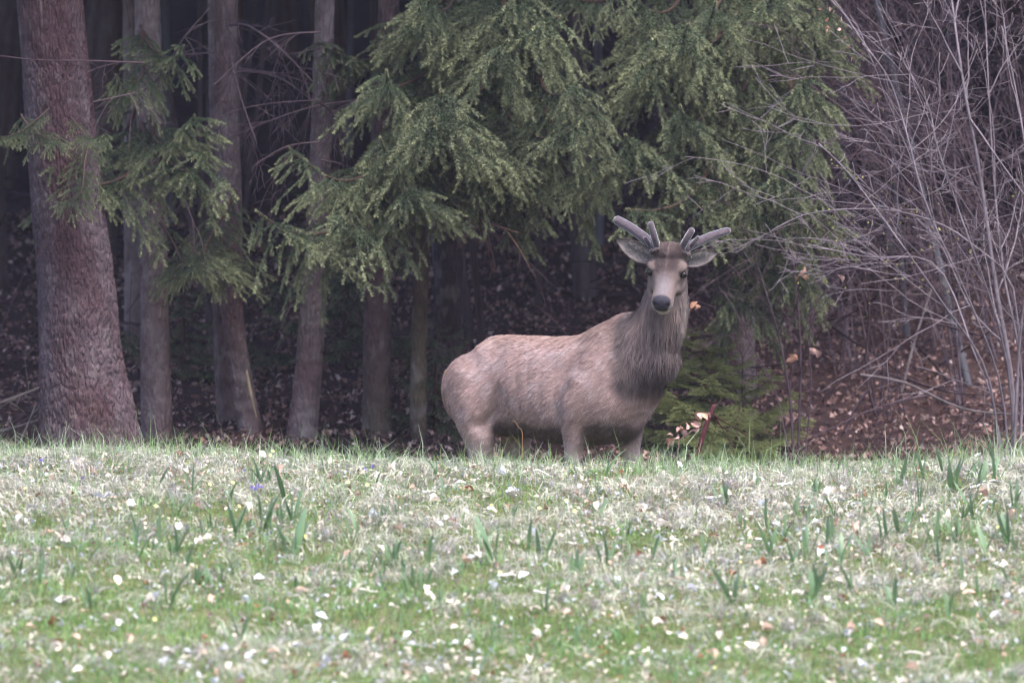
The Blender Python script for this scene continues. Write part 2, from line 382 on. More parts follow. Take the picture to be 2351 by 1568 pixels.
DN2 /= np.linalg.norm(DN2, axis=1)[:, None] + 1e-12; DN = DN2 * np.sign(np.sum(DN2 * DN))
B = rel2body(DV); H = rel2head(DV)

def stag_colour(P, N):
    b = rel2body(P); h = rel2head(P); n = len(P)
    c = np.tile(np.array([0.268, 0.178, 0.162]), (n, 1))
    def put(col, m):
        nonlocal c
        c = c * (1 - m[:, None]) + np.asarray(col) * m[:, None]
    nz = fbm(b[:, 0] * 14, b[:, 2] * 14 + b[:, 1] * 9, 31)
    put((0.315, 0.235, 0.228), 0.7 * sstep(0.45, 0.7, nz))
    put((0.235, 0.150, 0.115), 0.6 * sstep(1.02, 1.16, P[:, 2]) * sstep(0.75, 0.45, b[:, 0]))           # back
    nb = rel2body(N); put((0.44, 0.245, 0.140), 0.9 * np.maximum(sstep(-0.67, -0.755, b[:, 0]), sstep(0.55, 0.9, -nb[:, 0]) * sstep(-0.40, -0.50, b[:, 0]) * sstep(0.50, 0.62, b[:, 2])))                                     # rump patch; its rear-facing edge also carries painted warm rim light
    headm = sstep(0.165, 0.145, np.abs(h[:, 1])) * sstep(-0.17, -0.12, h[:, 0]) * sstep(-0.135, -0.10, h[:, 2] - 0.9 * np.minimum(h[:, 0] - 0.02, 0))
    neck = sstep(0.50, 0.58, b[:, 0] + 0.25 * (b[:, 2] - 0.9)) * sstep(0.80, 0.88, b[:, 2]) * (1 - headm)
    put((0.150, 0.110, 0.103), 0.85 * neck)
    front = neck * sstep(0.02, 0.10, (b[:, 0] - 0.66) + 0.12 * (1.15 - b[:, 2]))
    put((0.080, 0.060, 0.060), 0.85 * front * sstep(1.30, 1.0, b[:, 2]) * sstep(0.35, 0.6, fbm(b[:, 1] * 30, b[:, 2] * 5, 8) + 0.25))
    low = np.exp(-(((b[:, 2] - 0.89) / 0.075) ** 2)) * sstep(0.47, 0.56, b[:, 0])
    put((0.058, 0.043, 0.042), 0.8 * low)                                                            # dark lower mane
    put((0.30, 0.24, 0.22), 0.8 * neck * bell(b[:, 1] - 0.02, 0.022) * sstep(1.10, 1.2, b[:, 2]) * sstep(0.74, 0.80, b[:, 0]))   # pale throat streak
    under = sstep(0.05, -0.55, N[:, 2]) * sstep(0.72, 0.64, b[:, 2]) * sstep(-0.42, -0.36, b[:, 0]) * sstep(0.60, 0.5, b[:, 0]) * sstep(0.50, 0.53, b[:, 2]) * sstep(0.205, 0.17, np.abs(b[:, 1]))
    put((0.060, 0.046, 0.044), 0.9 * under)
    legs = sstep(0.62, 0.54, b[:, 2])
    put((0.27, 0.205, 0.195), 0.8 * legs * (1 - under)); put((0.02, 0.018, 0.018), sstep(0.06, 0.05, b[:, 2]))
    # face
    put((0.142, 0.102, 0.093), headm * 0.95)
    put((0.140, 0.115, 0.122), headm * 0.85 * sstep(0.05, 0.10, h[:, 0]) * sstep(0.045, 0.02, np.abs(h[:, 1])) * sstep(-0.05, 0.0, h[:, 2]))
    put((0.062, 0.041, 0.041), headm * 0.85 * sstep(0.19, 0.06, h[:, 0] + 0.55 * np.abs(h[:, 1]) + 0.09 * (fbm(h[:, 0] * 55, h[:, 1] * 55, 5) - 0.3)) * sstep(0.095, 0.03, np.abs(h[:, 1])) * sstep(0.01, 0.05, h[:, 2]))   # forehead tuft
    put((0.09, 0.06, 0.056), headm * 0.9 * sstep(-0.02, -0.05, h[:, 0]) * sstep(0.07, 0.09, h[:, 2]))
    put((0.09, 0.065, 0.06), headm * 0.75 * bell(np.abs(h[:, 1]) - 0.06, 0.018) * bell(h[:, 0] - 0.07, 0.04) * sstep(0, 0.02, h[:, 2]))      # dark hair before the eye
    put((0.31, 0.255, 0.235), headm * 0.8 * sstep(0.16, 0.195, h[:, 0]) * sstep(-0.02, -0.05, h[:, 2]))
    put((0.40, 0.35, 0.345), sstep(0.13, 0.11, np.abs(h[:, 1])) * 0.95 * sstep(-0.084, -0.094, h[:, 2]) * sstep(-0.16, -0.14, h[:, 2]) * sstep(0.11, 0.14, h[:, 0]) * sstep(0.055, 0.04, np.abs(h[:, 1])))  # chin
    put((0.105, 0.075, 0.068), headm * 0.75 * bell(np.linalg.norm(h - np.array([0.01, 0, 0.045]) - np.outer(np.sign(h[:, 1]), [0, 0.08, 0]), axis=1), 0.038))  # pale brow
    hw = 0.046 - 0.50 * np.maximum(-h[:, 2] - 0.030, 0)
    pad = headm * sstep(0.205, 0.215, h[:, 0] - 0.3 * np.maximum(-0.03 - h[:, 2], 0)) * sstep(hw + 0.004, hw - 0.003, np.abs(h[:, 1])) * sstep(-0.080, -0.074, h[:, 2]) 
    put((0.034, 0.030, 0.040), pad)
    for s in (-1, 1):
        put((0.012, 0.01, 0.012), pad * bell(np.linalg.norm(h - [0.234, 0.034 * s, -0.032], axis=1), 0.011))
        put((0.028, 0.021, 0.020), headm * 0.95 * bell(np.linalg.norm(h - [0.040, 0.094 * s, 0.010], axis=1), 0.0235))
    put((0.05, 0.04, 0.04), headm * 0.85 * mouthmask(h))
    return c, headm, pad
def mouthmask(h): return sstep(0.15, 0.18, h[:, 0]) * bell(np.abs(h[:, 2] + 0.080 + 0.05 * (h[:, 0] - 0.2)), 0.0045)

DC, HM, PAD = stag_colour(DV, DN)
M_hide = col_mat('stag_hide', rough=0.85, spec=0.15, noise=0.12, nscale=60, bump=0.25, bscale=180)
M_fur = col_mat('stag_fur', rough=0.7, spec=0.2, transl=0.15)
M_velvet = col_mat('velvet', rough=0.9, spec=0.1, sheen=0.9, noise=0.25, nscale=45, bump=0.5, bscale=90)
M_eye = col_mat('eye', rough=0.15, spec=0.3)
stag = empty('stag', DEER, 'red deer stag in velvet antlers standing behind the meadow crest, looking out', 'deer')

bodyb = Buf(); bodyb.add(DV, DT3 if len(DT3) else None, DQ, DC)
# ears: cupped leaf shapes joined to the body surface
EARH = []
def ear(base, tip, face, wid, col_in, col_out, s):
    base, tip, face = [np.asarray(v, float) for v in (base, tip, face)]
    ax = tip - base; L = np.linalg.norm(ax); ax = ax / L; face = face - ax * (face @ ax); face /= np.linalg.norm(face); sd_ = np.cross(ax, face)
    nu, nvv = 18, 13; U = np.linspace(0, 1, nu); W = np.linspace(-1, 1, nvv)
    prof = np.interp(U, [0, 0.1, 0.3, 0.5, 0.7, 0.88, 0.97, 1], [0.55, 0.74, 1.0, 0.99, 0.80, 0.45, 0.2, 0.03]) * wid
    cup = np.interp(U, [0, 0.3, 1], [1.15, 0.8, 0.15]) * wid * 0.8
    V = base + (U * L)[:, None, None] * ax + (prof[:, None] * W[None])[:, :, None] * sd_ + (cup[:, None] * (W[None] ** 2 - 0.5))[:, :, None] * face + (0.012 * np.sin(U * 2.6))[:, None, None] * face
    back = V - 0.006 * face * (1 - 0.75 * np.abs(W))[None, :, None] - 0.0015 * face
    nn = nu * nvv; i = np.arange(nu - 1)[:, None] * nvv; j = np.arange(nvv - 1)[None]
    Q1 = np.stack([i + j, i + j + 1, i + nvv + j + 1, i + nvv + j], -1).reshape(-1, 4); Q2 = Q1[:, ::-1] + nn
    e = []
    rim = list(range(nvv)) + [k * nvv + nvv - 1 for k in range(1, nu)] + [(nu - 1) * nvv + k for k in range(nvv - 2, -1, -1)] + [k * nvv for k in range(nu - 2, 0, -1)]
    for a_, b_ in zip(rim, rim[1:] + rim[:1]): e.append((a_, a_ + nn, b_ + nn, b_))
    edge = np.maximum(np.abs(W)[None, :] ** 3 * np.ones((nu, 1)), sstep(0.80, 0.97, U)[:, None])
    cin = np.asarray(col_in) * (1 - edge[..., None]) + np.asarray((0.075, 0.055, 0.055)) * edge[..., None]
    bodyb.add(np.vstack([V.reshape(-1, 3), back.reshape(-1, 3)]), None, np.vstack([Q1, Q2, e]), np.vstack([cin.reshape(-1, 3), np.tile(col_out, (nn, 1))]))
    EARH.append((V, ax, face, sd_, L))
ear(head2rel((-0.045, -0.088, 0.035)), (0.282, HE[1] + 0.02, 1.622), (0.10, -0.95, -0.35), 0.051, (0.20, 0.165, 0.16), (0.17, 0.125, 0.11), -1)
ear(head2rel((-0.045, 0.088, 0.035)), (0.800, HE[1] + 0.00, 1.556), (-0.15, -0.95, -0.35), 0.045, (0.20, 0.165, 0.16), (0.17, 0.125, 0.11), 1)
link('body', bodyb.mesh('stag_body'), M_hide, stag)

for s in (-1, 1):
    eb = Buf(); c = head2rel((0.032, 0.0885 * s, 0.010)); ball(eb, c, (0.0185,) * 3, n=20)
    V = np.concatenate(eb.V); out = head2rel((0.16, 0.17 * s, 0.01)) - c; out /= np.linalg.norm(out); k = ((V - c) @ out) / 0.0185
    eb.c = [np.where((k > 0.80)[:, None], np.array([0.002, 0.002, 0.003]), np.array([0.012, 0.007, 0.005]))]
    link('eye', eb.mesh('stag_eye'), M_eye, stag)

# antlers in velvet: one mesh each
def rel(px, py, dy): return np.array([(px - 1290) / 438.0, HE[1] + dy, (1263 - py) / 438.0])
def bone(buf, pts, rad, n=18, col=(0.060, 0.045, 0.053)):
    P = smooth_path(np.array(pts), 26); R = np.interp(np.linspace(0, 1, 26), np.linspace(0, 1, len(rad)), rad)
    T = frames(P); e = P[-1]; re = R[-1]
    th = np.linspace(0, np.pi / 2, 7)[1:]
    P = np.vstack([P, e + np.outer(np.sin(th), T[-1]) * re]); R = np.concatenate([R, np.maximum(re * np.cos(th), 0.0008)])
    t = np.linspace(0, 1, len(P)); cc = np.array(col)[None] * (0.75 + 0.75 * t[:, None])
    tube(buf, P, R, n, cc)
for s in (-1, 1):
    ab = Buf(); tines = [Buf(), Buf()]
    if s < 0:
        bone(ab, [rel(1508, 592, 0.02), rel(1498, 574, 0.01), rel(1478, 553, 0.03), rel(1448, 530, 0.07), rel(1416, 511, 0.10)], [0.029, 0.028, 0.028, 0.027, 0.0265, 0.025])
        bone(tines[0], [rel(1504, 584, 0.0), rel(1502, 566, -0.03), rel(1496, 545, -0.06), rel(1489, 521, -0.07)], [0.020, 0.0195, 0.0185, 0.0175, 0.0165])
        bone(tines[1], [rel(1494, 576, 0.02), rel(1484, 562, -0.01), rel(1477, 552, -0.02)], [0.016, 0.0125, 0.011])
        c0, c1 = rel(1483, 584, -0.02), rel(1519, 572, -0.02)
    else:
        bone(ab, [rel(1556, 592, 0.02), rel(1568, 576, 0.01), rel(1592, 562, 0.03), rel(1628, 546, 0.07), rel(1664, 534, 0.10)], [0.028, 0.0255, 0.025, 0.023, 0.022, 0.019])
        bone(tines[0], [rel(1556, 586, 0.0), rel(1562, 570, -0.03), rel(1571, 552, -0.06), rel(1581, 535, -0.07)], [0.020, 0.0195, 0.0185, 0.0175, 0.0165])
        bone(tines[1], [rel(1572, 578, 0.02), rel(1586, 562, -0.01), rel(1596, 550, -0.02)], [0.016, 0.0125, 0.0105])
        c0, c1 = rel(1547, 576, -0.02), rel(1586, 595, -0.02)
    # shaggy burr where the velvet meets the skin
    mid = (c0 + c1) / 2; ax = np.array([0.10 * s, 0.1, 1.0]); ax /= np.linalg.norm(ax); e1 = (c1 - c0) / np.linalg.norm(c1 - c0); e2 = np.cross(ax, e1)
    a = np.linspace(0, 2 * np.pi, 40, endpoint=False); ring = []
    for rr, hh in ((0.024, 0.012), (0.036, 0.004), (0.039, -0.004), (0.030, -0.012)):
        wv = rr * (1 + 0.10 * np.sin(a * 9 + s) * (rr > 0.03))
        ring.append(mid + np.outer(np.cos(a) * wv, e1) + np.outer(np.sin(a) * wv * 0.85, e2) + ax * (hh + 0.003 * np.sin(a * 7))[:, None])
    V = np.concatenate(ring); i = np.arange(3)[:, None] * 40; j = np.arange(40)[None]; k = (j + 1) % 40
    ab.add(V, None, np.stack([i + j, i + k, i + 40 + k, i + 40 + j], -1).reshape(-1, 4)[:, ::-1], (0.05, 0.036, 0.036))
    an_o = link('antler', ab.mesh('antler'), M_velvet, stag)
    for tb in tines: link('tine', tb.mesh('tine'), M_velvet, an_o)

# fur: short ribbons laid along the coat
def ribbons(buf, P, D1, D2, S, L, W, col_root, col_tip):
    """root P, first and second half directions, side, length, width -> 5-vertex tapered blades"""
    mid = P + D1 * (L * 0.5)[:, None]; tip = mid + D2 * (L * 0.5)[:, None]; w2 = (W * 0.5)[:, None]
    V = np.stack([P - S * w2, P + S * w2, mid + S * w2 * 0.8, mid - S * w2 * 0.8, tip], 1).reshape(-1, 3)
    k = np.arange(len(P))[:, None] * 5
    cm = (col_root + col_tip) / 2
    c = np.stack([col_root, col_root, cm, cm, col_tip], 1).reshape(-1, 3)
    buf.add(V, np.hstack([k + 3, k + 2, k + 4]), np.hstack([k, k + 1, k + 2, k + 3]), c)
def nrm(v): return v / (np.linalg.norm(v, axis=-1, keepdims=True) + 1e-9)
tri = np.vstack([DQ[:, [0, 1, 2]], DQ[:, [0, 2, 3]]]); A = np.linalg.norm(np.cross(DV[tri[:, 1]] - DV[tri[:, 0]], DV[tri[:, 2]] - DV[tri[:, 0]]), axis=1)
wgt = A * np.where(DV[tri[:, 0], 2] < 0.40, 0.05, 1.0) * (1 + 3.0 * HM[tri[:, 0]])
NH = 112000
ti = rng.choice(len(tri), NH, p=wgt / wgt.sum()); q1 = np.sqrt(rng.random(NH)); q2 = rng.random(NH)
bw = np.stack([1 - q1, q1 * (1 - q2), q1 * q2], -1)
P = np.einsum('nk,nkd->nd', bw, DV[tri[ti]]); N = nrm(np.einsum('nk,nkd->nd', bw, DN[tri[ti]]))
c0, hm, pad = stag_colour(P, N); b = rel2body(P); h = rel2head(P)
bd = np.tile(np.array([-0.80, 0.0, -0.55]), (NH, 1))
lowleg = sstep(0.62, 0.5, b[:, 2])[:, None]; bd = bd * (1 - lowleg) + np.array([-0.1, 0, -1.0]) * lowleg
rump = sstep(-0.55, -0.74, b[:, 0])[:, None]; bd = bd * (1 - rump) + np.array([-0.25, 0, -1.0]) * rump
nkm = sstep(0.48, 0.62, b[:, 0])[:, None] * sstep(0.72, 0.85, b[:, 2])[:, None]; bd = bd * (1 - nkm) + np.array([-0.12, 0, -1.0]) * nkm
wd = body2rel(bd); hd_ = -f[None] * 0.9 + np.outer(np.sign(h[:, 1]), r_) * 0.35 - u_[None] * 0.25
wd = wd * (1 - hm[:, None]) + hd_ * hm[:, None]
clump = np.stack([fbm(b[:, 0] * 22 + 5 * b[:, 1], b[:, 2] * 22, 41 + k, 2) - 0.5 for k in range(3)], -1)
wd = nrm(wd) + 0.65 * clump + rng.normal(0, 0.13, (NH, 3))
wd = nrm(wd - N * np.sum(wd * N, 1)[:, None])
lift = 0.22 + 0.25 * (fbm(b[:, 0] * 30, b[:, 2] * 30 + 9, 77, 2)) + rng.random(NH) * 0.12
lift = lift * (1 - 0.35 * hm)
Lh = 0.024 + 0.0 * b[:, 0]; Lh = Lh + 0.040 * nkm[:, 0] * (1 - hm); Lh = Lh * (1 - 0.45 * lowleg[:, 0])
Lh = np.where(hm > 0.5, 0.011 + 0.012 * sstep(0.10, 0.05, h[:, 0]) * sstep(0.03, 0.05, h[:, 2]) * sstep(0.07, 0.045, np.abs(h[:, 1])) + 0.014 * sstep(0.0, -0.06, h[:, 0]) * sstep(0.05, 0.09, h[:, 2]), Lh) * rng.uniform(0.7, 1.25, NH)
Lh = np.where((h[:, 0] > 0.07) & (np.abs(h[:, 1]) < 0.09) & (h[:, 2] > -0.16), np.minimum(Lh, 0.014), Lh)
near_eye = np.min([np.linalg.norm(h - [0.040, 0.094 * s, 0.010], axis=1) for s in (-1, 1)], axis=0)
keep = (pad < 0.2) & (near_eye > 0.025) & (mouthmask(h) < 0.4)
D1 = nrm(wd + N * lift[:, None]); D2 = nrm(wd + N * (lift * 0.25)[:, None] + rng.normal(0, 0.10, (NH, 3)))
S = nrm(np.cross(D1, N) + rng.normal(0, 0.25, (NH, 3)))
al = -0.82 * b[:, 0] - 0.57 * b[:, 2]; ac = 0.57 * b[:, 0] - 0.82 * b[:, 2]
fleck = fbm(al * 30 + b[:, 1] * 6, ac * 95, 88, 2); streak = fbm((b[:, 1] + b[:, 0]) * 46, b[:, 2] * 7, 89, 2)
tx_ = fleck * (1 - nkm[:, 0]) + streak * nkm[:, 0]; tx_ = tx_ * (1 - hm) + 0.5 * hm
var = rng.normal(1, 0.16, NH)[:, None] * (1 + 0.30 * clump[:, :1]) * (0.70 + 0.60 * sstep(0.15, 0.85, tx_))[:, None]
fb = Buf()
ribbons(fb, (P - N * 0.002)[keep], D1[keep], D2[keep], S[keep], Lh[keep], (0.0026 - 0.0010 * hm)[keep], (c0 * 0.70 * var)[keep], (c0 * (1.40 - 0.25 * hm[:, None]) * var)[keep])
# pale hair inside the ears
for V, ax, face, sd_, L in EARH:
    n = 900; iu = rng.integers(1, 12, n); iv = rng.integers(2, 11, n); p = V[iu, iv] + rng.normal(0, 0.004, (n, 3))
    d = nrm(ax * 0.7 + face * 0.35 + np.outer(rng.choice([-1, 1], n) * 0.6, sd_) + rng.normal(0, 0.25, (n, 3)))
    cc = np.array([0.44, 0.38, 0.37]) * rng.uniform(0.45, 1.15, (n, 1)) * np.where(np.abs(iv - 6)[:, None] < 2, 0.55, 1)
    ribbons(fb, p, d, nrm(d + face * 0.1), nrm(np.cross(d, face)), rng.uniform(0.012, 0.022, n), np.full(n, 0.0022), cc * 0.8, cc)
fo = link('fur', fb.mesh('stag_fur'), M_fur, stag); tag(fo, kind='stuff')
# ------------------------------------------------------------------ the wood
M_bark = col_mat('spruce_bark', rough=0.95, spec=0.1, noise=0.35, nscale=14, bump=0.5, bscale=50)
def bark_relief(m, sx, sz, strength):
    t = m.node_tree; N = t.nodes.new; L = t.links.new; b = next(n for n in t.nodes if n.type == 'BSDF_PRINCIPLED'); tc = N('ShaderNodeTexCoord'); mp = N('ShaderNodeMapping'); mp.inputs['Scale'].default_value = (sx, sx, sz)
    nz = N('ShaderNodeTexNoise'); nz.inputs['Scale'].default_value = 3.0; vm = N('ShaderNodeVectorMath'); vm.operation = 'MULTIPLY_ADD'; vm.inputs[1].default_value = (0.6, 0.6, 0.6)
    L(tc.outputs['Object'], mp.inputs[0]); L(mp.outputs[0], nz.inputs['Vector']); L(nz.outputs['Color'], vm.inputs[0]); L(mp.outputs[0], vm.inputs[2])
    vo = N('ShaderNodeTexVoronoi'); vo.feature = 'DISTANCE_TO_EDGE'; vo.inputs['Scale'].default_value = 1.0; L(vm.outputs[0], vo.inputs['Vector'])
    mr = N('ShaderNodeMapRange'); mr.inputs[2].default_value = 0.35; L(vo.outputs['Distance'], mr.inputs[0])
    bp = N('ShaderNodeBump'); bp.inputs['Strength'].default_value = strength; bp.inputs['Distance'].default_value = 0.012; L(mr.outputs[0], bp.inputs['Height']); L(bp.outputs[0], b.inputs['Normal'])
bark_relief(M_bark, 38.0, 11.0, 1.0)
M_twig = col_mat('bare_twig', rough=0.9, spec=0.1, noise=0.3, nscale=25)
M_needle = col_mat('spruce_needles', rough=0.65, spec=0.25, transl=0.22, jitter=0.12)
M_leaf = col_mat('dead_leaf', rough=0.8, spec=0.2, transl=0.25, noise=0.22, nscale=70, jitter=0.28)
BROWN = np.array(lin(98, 78, 78)); GREYB = np.array(lin(116, 102, 102))

def trunk_mesh(name, base, path, rad, seg=64, rows=200, plate=0.035, depth=0.010, flare=(), c1=BROWN, c2=GREYB, moss=0.0, seed=0, lichen=0.4):
    """path: world points up the stem, rad: radii; base is the thing's origin; flare: (angle, spread, reach)"""
    P = smooth_path(np.array(path), rows); R = np.interp(np.linspace(0, 1, rows), np.linspace(0, 1, len(rad)), rad)
    a = np.linspace(0, 2 * np.pi, seg, endpoint=False); hgt = (P[:, 2] - P[0, 2])[:, None]
    rr = R[:, None] * np.ones((1, seg))
    for an, sp, rc in flare:
        da = np.angle(np.exp(1j * (a - an)))[None]; rr = rr + rc * np.exp(-(da / sp) ** 2) * np.exp(-np.maximum(hgt, 0) / 0.28)
    arc = a[None] * R.mean() * np.ones((rows, 1)); per = 2 * np.pi * R.mean()
    wob = fbm(arc / 0.12, hgt / 0.14, seed + 3) * 0.018
    sc = per / max(1, round(per / plate)); u = (arc + wob) / sc; v = hgt / (plate * 3.2) + 0.12 * fbm(arc / 0.05, hgt / 0.08, seed + 4)
    nu = round(per / sc)
    f1, f2 = worley(np.mod(u, nu), v, seed); ridge = sstep(0.04, 0.30, f2 - f1)
    rr = rr + depth * (ridge - 0.5) + depth * 0.8 * (fbm(u * 2.5, v * 3, seed + 7) - 0.5) + R[:, None] * 0.10 * (fbm(np.cos(a)[None] * 1.2 + 0 * u, hgt * 2.2 + np.sin(a)[None], seed + 5) - 0.5)
    V = P[:, None] - np.asarray(base) + rr[..., None] * np.stack([np.cos(a), np.sin(a), 0 * a], -1)[None]
    t = fbm(arc * 5 + 3, hgt * 1.7 + 0 * arc, seed + 11)[..., None]; t = sstep(0.3, 0.7, t)
    lich = (sstep(0.62, 0.75, fbm(arc * 22, hgt * 9 + 0 * arc, seed + 17)))[..., None] * lichen
    col = np.asarray(c1) * (1 - t) + np.asarray(c2) * t; col = col * (1 - lich) + np.array(lin(132, 122, 120)) * lich
    if moss:
        mm = (moss * sstep(0.9, 0.0, hgt) * sstep(0.35, 0.65, fbm(arc * 6, hgt * 3 + 0 * arc, seed + 23)))[..., None]; col = col * (1 - mm) + np.array(lin(70, 74, 44)) * mm
    i = np.arange(rows - 1)[:, None] * seg; j = np.arange(seg)[None]; k = (j + 1) % seg
    Q = np.stack([i + j, i + k, i + seg + k, i + seg + j], -1).reshape(-1, 4)
    return np_mesh(name, V.reshape(-1, 3), Q, col.reshape(-1, 3))

# ---- spruce bough: axis along +x, drooping side twigs clothed with needles
def needles(buf, P0, P1, dens, ln, col0, col1, seed):
    r = np.random.default_rng(seed); L = np.linalg.norm(P1 - P0, axis=1); n = np.maximum((L * dens).astype(int), 3); idx = np.repeat(np.arange(len(P0)), n)
    t = r.random(len(idx)); d = nrm(P1 - P0)[idx]; p = P0[idx] * (1 - t)[:, None] + P1[idx] * t[:, None]
    o = r.normal(0, 1, (len(idx), 3)); o[:, 2] += 0.25; o = nrm(o - d * np.sum(o * d, 1)[:, None])
    dd = nrm(d * r.uniform(0.5, 1.1, len(idx))[:, None] + o); s = nrm(np.cross(dd, r.normal(0, 1, (len(idx), 3))))
    l = ln * r.uniform(0.75, 1.2, len(idx)) * (1 - 0.3 * t); wdt = 0.0019
    V = np.stack([p - s * wdt, p + s * wdt, p + dd * l[:, None]], 1).reshape(-1, 3)
    c = (col0[idx] * (1 - t)[:, None] + col1[idx] * t[:, None]) * r.uniform(0.7, 1.25, len(idx))[:, None]
    buf.add(V, np.arange(len(idx) * 3).reshape(-1, 3), None, np.repeat(c, 3, axis=0))

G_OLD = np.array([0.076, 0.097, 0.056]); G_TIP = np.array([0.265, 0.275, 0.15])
def make_bough(seed, L=1.3, droop=0.9, spread=1.0, dens=1250, G_OLD=G_OLD, G_TIP=G_TIP):
    r = np.random.default_rng(seed); b = Buf()
    n = 26; t = np.linspace(0, 1, n)
    ax = np.stack([L * t, 0.05 * np.sin(t * 5 + seed), -0.16 * L * np.sin(t * 2.4) + 0.13 * L * t ** 3], -1)
    tube(b, ax, np.interp(t, [0, 1], [0.014, 0.003]) * (0.7 + L * 0.3), 5, np.array(lin(78, 60, 54)))
    S0, S1, C0, C1 = [], [], [], []
    def seg(p, q, c0, c1): S0.append(p); S1.append(q); C0.append(c0); C1.append(c1)
    k = 0.05
    while k < 0.995:
        i = min(int(k * (n - 1)), n - 2); p = ax[i] + (ax[i + 1] - ax[i]) * (k * (n - 1) - i)
        for s in (-1, 1):
            if r.random() < 0.12: continue
            ll = spread * L * (0.10 + 0.26 * math.sin(math.pi * min(1, k * 0.92 + 0.10)) ** 0.8) * r.uniform(0.55, 1.2)
            d = np.array([r.uniform(0.35, 0.8), s * r.uniform(0.5, 1.0), -droop * r.uniform(0.1, 0.75)]); d /= np.linalg.norm(d)
            m = max(2, int(ll / 0.075)); pp = [p]; q = p.copy(); dd = d.copy()
            for j in range(m):
                q = q + dd * ll / m; pp.append(q.copy()); dd = dd + np.array([0.04, 0, -droop * 0.85 / m]) + r.normal(0, 0.06, 3); dd /= np.linalg.norm(dd)
            for j in range(m):
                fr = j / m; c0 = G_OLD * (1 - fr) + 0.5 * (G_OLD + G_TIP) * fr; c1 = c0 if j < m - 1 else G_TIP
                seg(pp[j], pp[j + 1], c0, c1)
                if j >= 0 and r.random() < 0.9:
                    for s2 in (-1, 1):
                        if r.random() < 0.30: continue
                        e = nrm(pp[j + 1] - pp[j]); side_ = nrm(np.cross(e, [0, 0, 1]) + 1e-6)
                        fl = r.uniform(0.06, 0.13) * (1.1 - 0.5 * fr); fd = nrm(e * 0.75 + s2 * side_ * 0.65 + np.array([0, 0, -0.45 * droop * r.random()]))
                        a0 = pp[j]; a1 = a0 + fd * fl * 0.6; a2 = a1 + nrm(fd + np.array([0, 0, -0.25])) * fl * 0.5
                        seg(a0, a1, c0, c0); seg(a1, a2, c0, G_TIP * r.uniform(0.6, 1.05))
        k += r.uniform(0.032, 0.060) * 1.3 / L ** 0.5
    for i in range(8, n - 1): seg(ax[i], ax[i + 1], G_OLD, G_TIP if i > n - 4 else G_OLD)
    A = [np.array(v) for v in (S0, S1, C0, C1)]
    needles(b, A[0], A[1], dens, 0.0165, A[2], A[3], seed + 1)
    # thin wood inside the sprays
    m = len(A[0]); s = nrm(np.cross(A[1] - A[0], [0.2, 0.1, 1.0])) * 0.0016
    V = np.stack([A[0] - s, A[0] + s, A[1]], 1).reshape(-1, 3); b.add(V, np.arange(3 * m).reshape(-1, 3), None, np.array(lin(80, 66, 52)))
    return b.mesh('spruce_bough_%d' % seed)
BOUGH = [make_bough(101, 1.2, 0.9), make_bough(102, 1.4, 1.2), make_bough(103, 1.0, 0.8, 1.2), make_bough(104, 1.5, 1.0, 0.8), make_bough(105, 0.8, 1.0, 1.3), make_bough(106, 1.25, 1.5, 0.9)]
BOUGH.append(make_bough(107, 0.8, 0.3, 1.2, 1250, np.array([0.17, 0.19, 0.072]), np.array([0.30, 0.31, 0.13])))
BL = [1.2, 1.4, 1.0, 1.5, 0.8, 1.25, 0.8]
for me in BOUGH: me.materials.append(M_needle)

def bough(parent, base, tip, var, roll=0.0, name='bough'):
    """hang bough mesh `var` from base to tip (world points), as a part of the tree"""
    base = np.asarray(base, float); tip = np.asarray(tip, float); d = tip - base; L = np.linalg.norm(d); x = Vector(d / L)
    y = Vector((0, 0, 1)).cross(x); y.normalize(); z = x.cross(y)
    m = Matrix((x, y, z)).transposed() @ Matrix.Rotation(roll, 3, 'X')
    o = bpy.data.objects.new(name, BOUGH[var]); C.objects.link(o); o.parent = parent
    s = L / BL[var]; sl = min(max(s, 0.75), 1.5) if False else s
    o.matrix_local = Matrix.Translation(Vector(base) - parent.location) @ (m @ Matrix.Diagonal((s, s, s))).to_4x4()
    return o

# ---- bare twigs: recursive, one mesh
def twig_tree(buf, p, d, L, r, depth, rg, col, curve=(0, 0, 0), nseg=9, kids=(3, 6), spread=0.8, rmin=0.0014):
    P = [np.array(p, float)]; d = nrm(np.array(d, float)); D = []
    for k in range(nseg):
        d = nrm(d + rg.normal(0, 0.09, 3) + np.asarray(curve) / nseg); D.append(d); P.append(P[-1] + d * L / nseg)
    R = np.maximum(np.linspace(r, r * 0.35, nseg + 1), rmin)
    tube(buf, np.array(P), R, 6 if depth > 1 and r > 0.008 else 3, np.asarray(col) * rg.uniform(0.8, 1.2))
    if depth <= 0: return
    for k in range(rg.integers(*kids)):
        t = rg.uniform(0.25, 0.98); i = min(int(t * nseg), nseg - 1); q = P[i] + (P[i + 1] - P[i]) * (t * nseg - i)
        dd = nrm(D[i] + rg.normal(0, spread, 3) * np.array([1, 1, 0.8]))
        twig_tree(buf, q, dd, L * rg.uniform(0.30, 0.6) * (1.1 - 0.4 * t), max(R[i] * 0.6, rmin), depth - 1, rg, col, curve, max(4, nseg - 2), kids, spread, rmin)

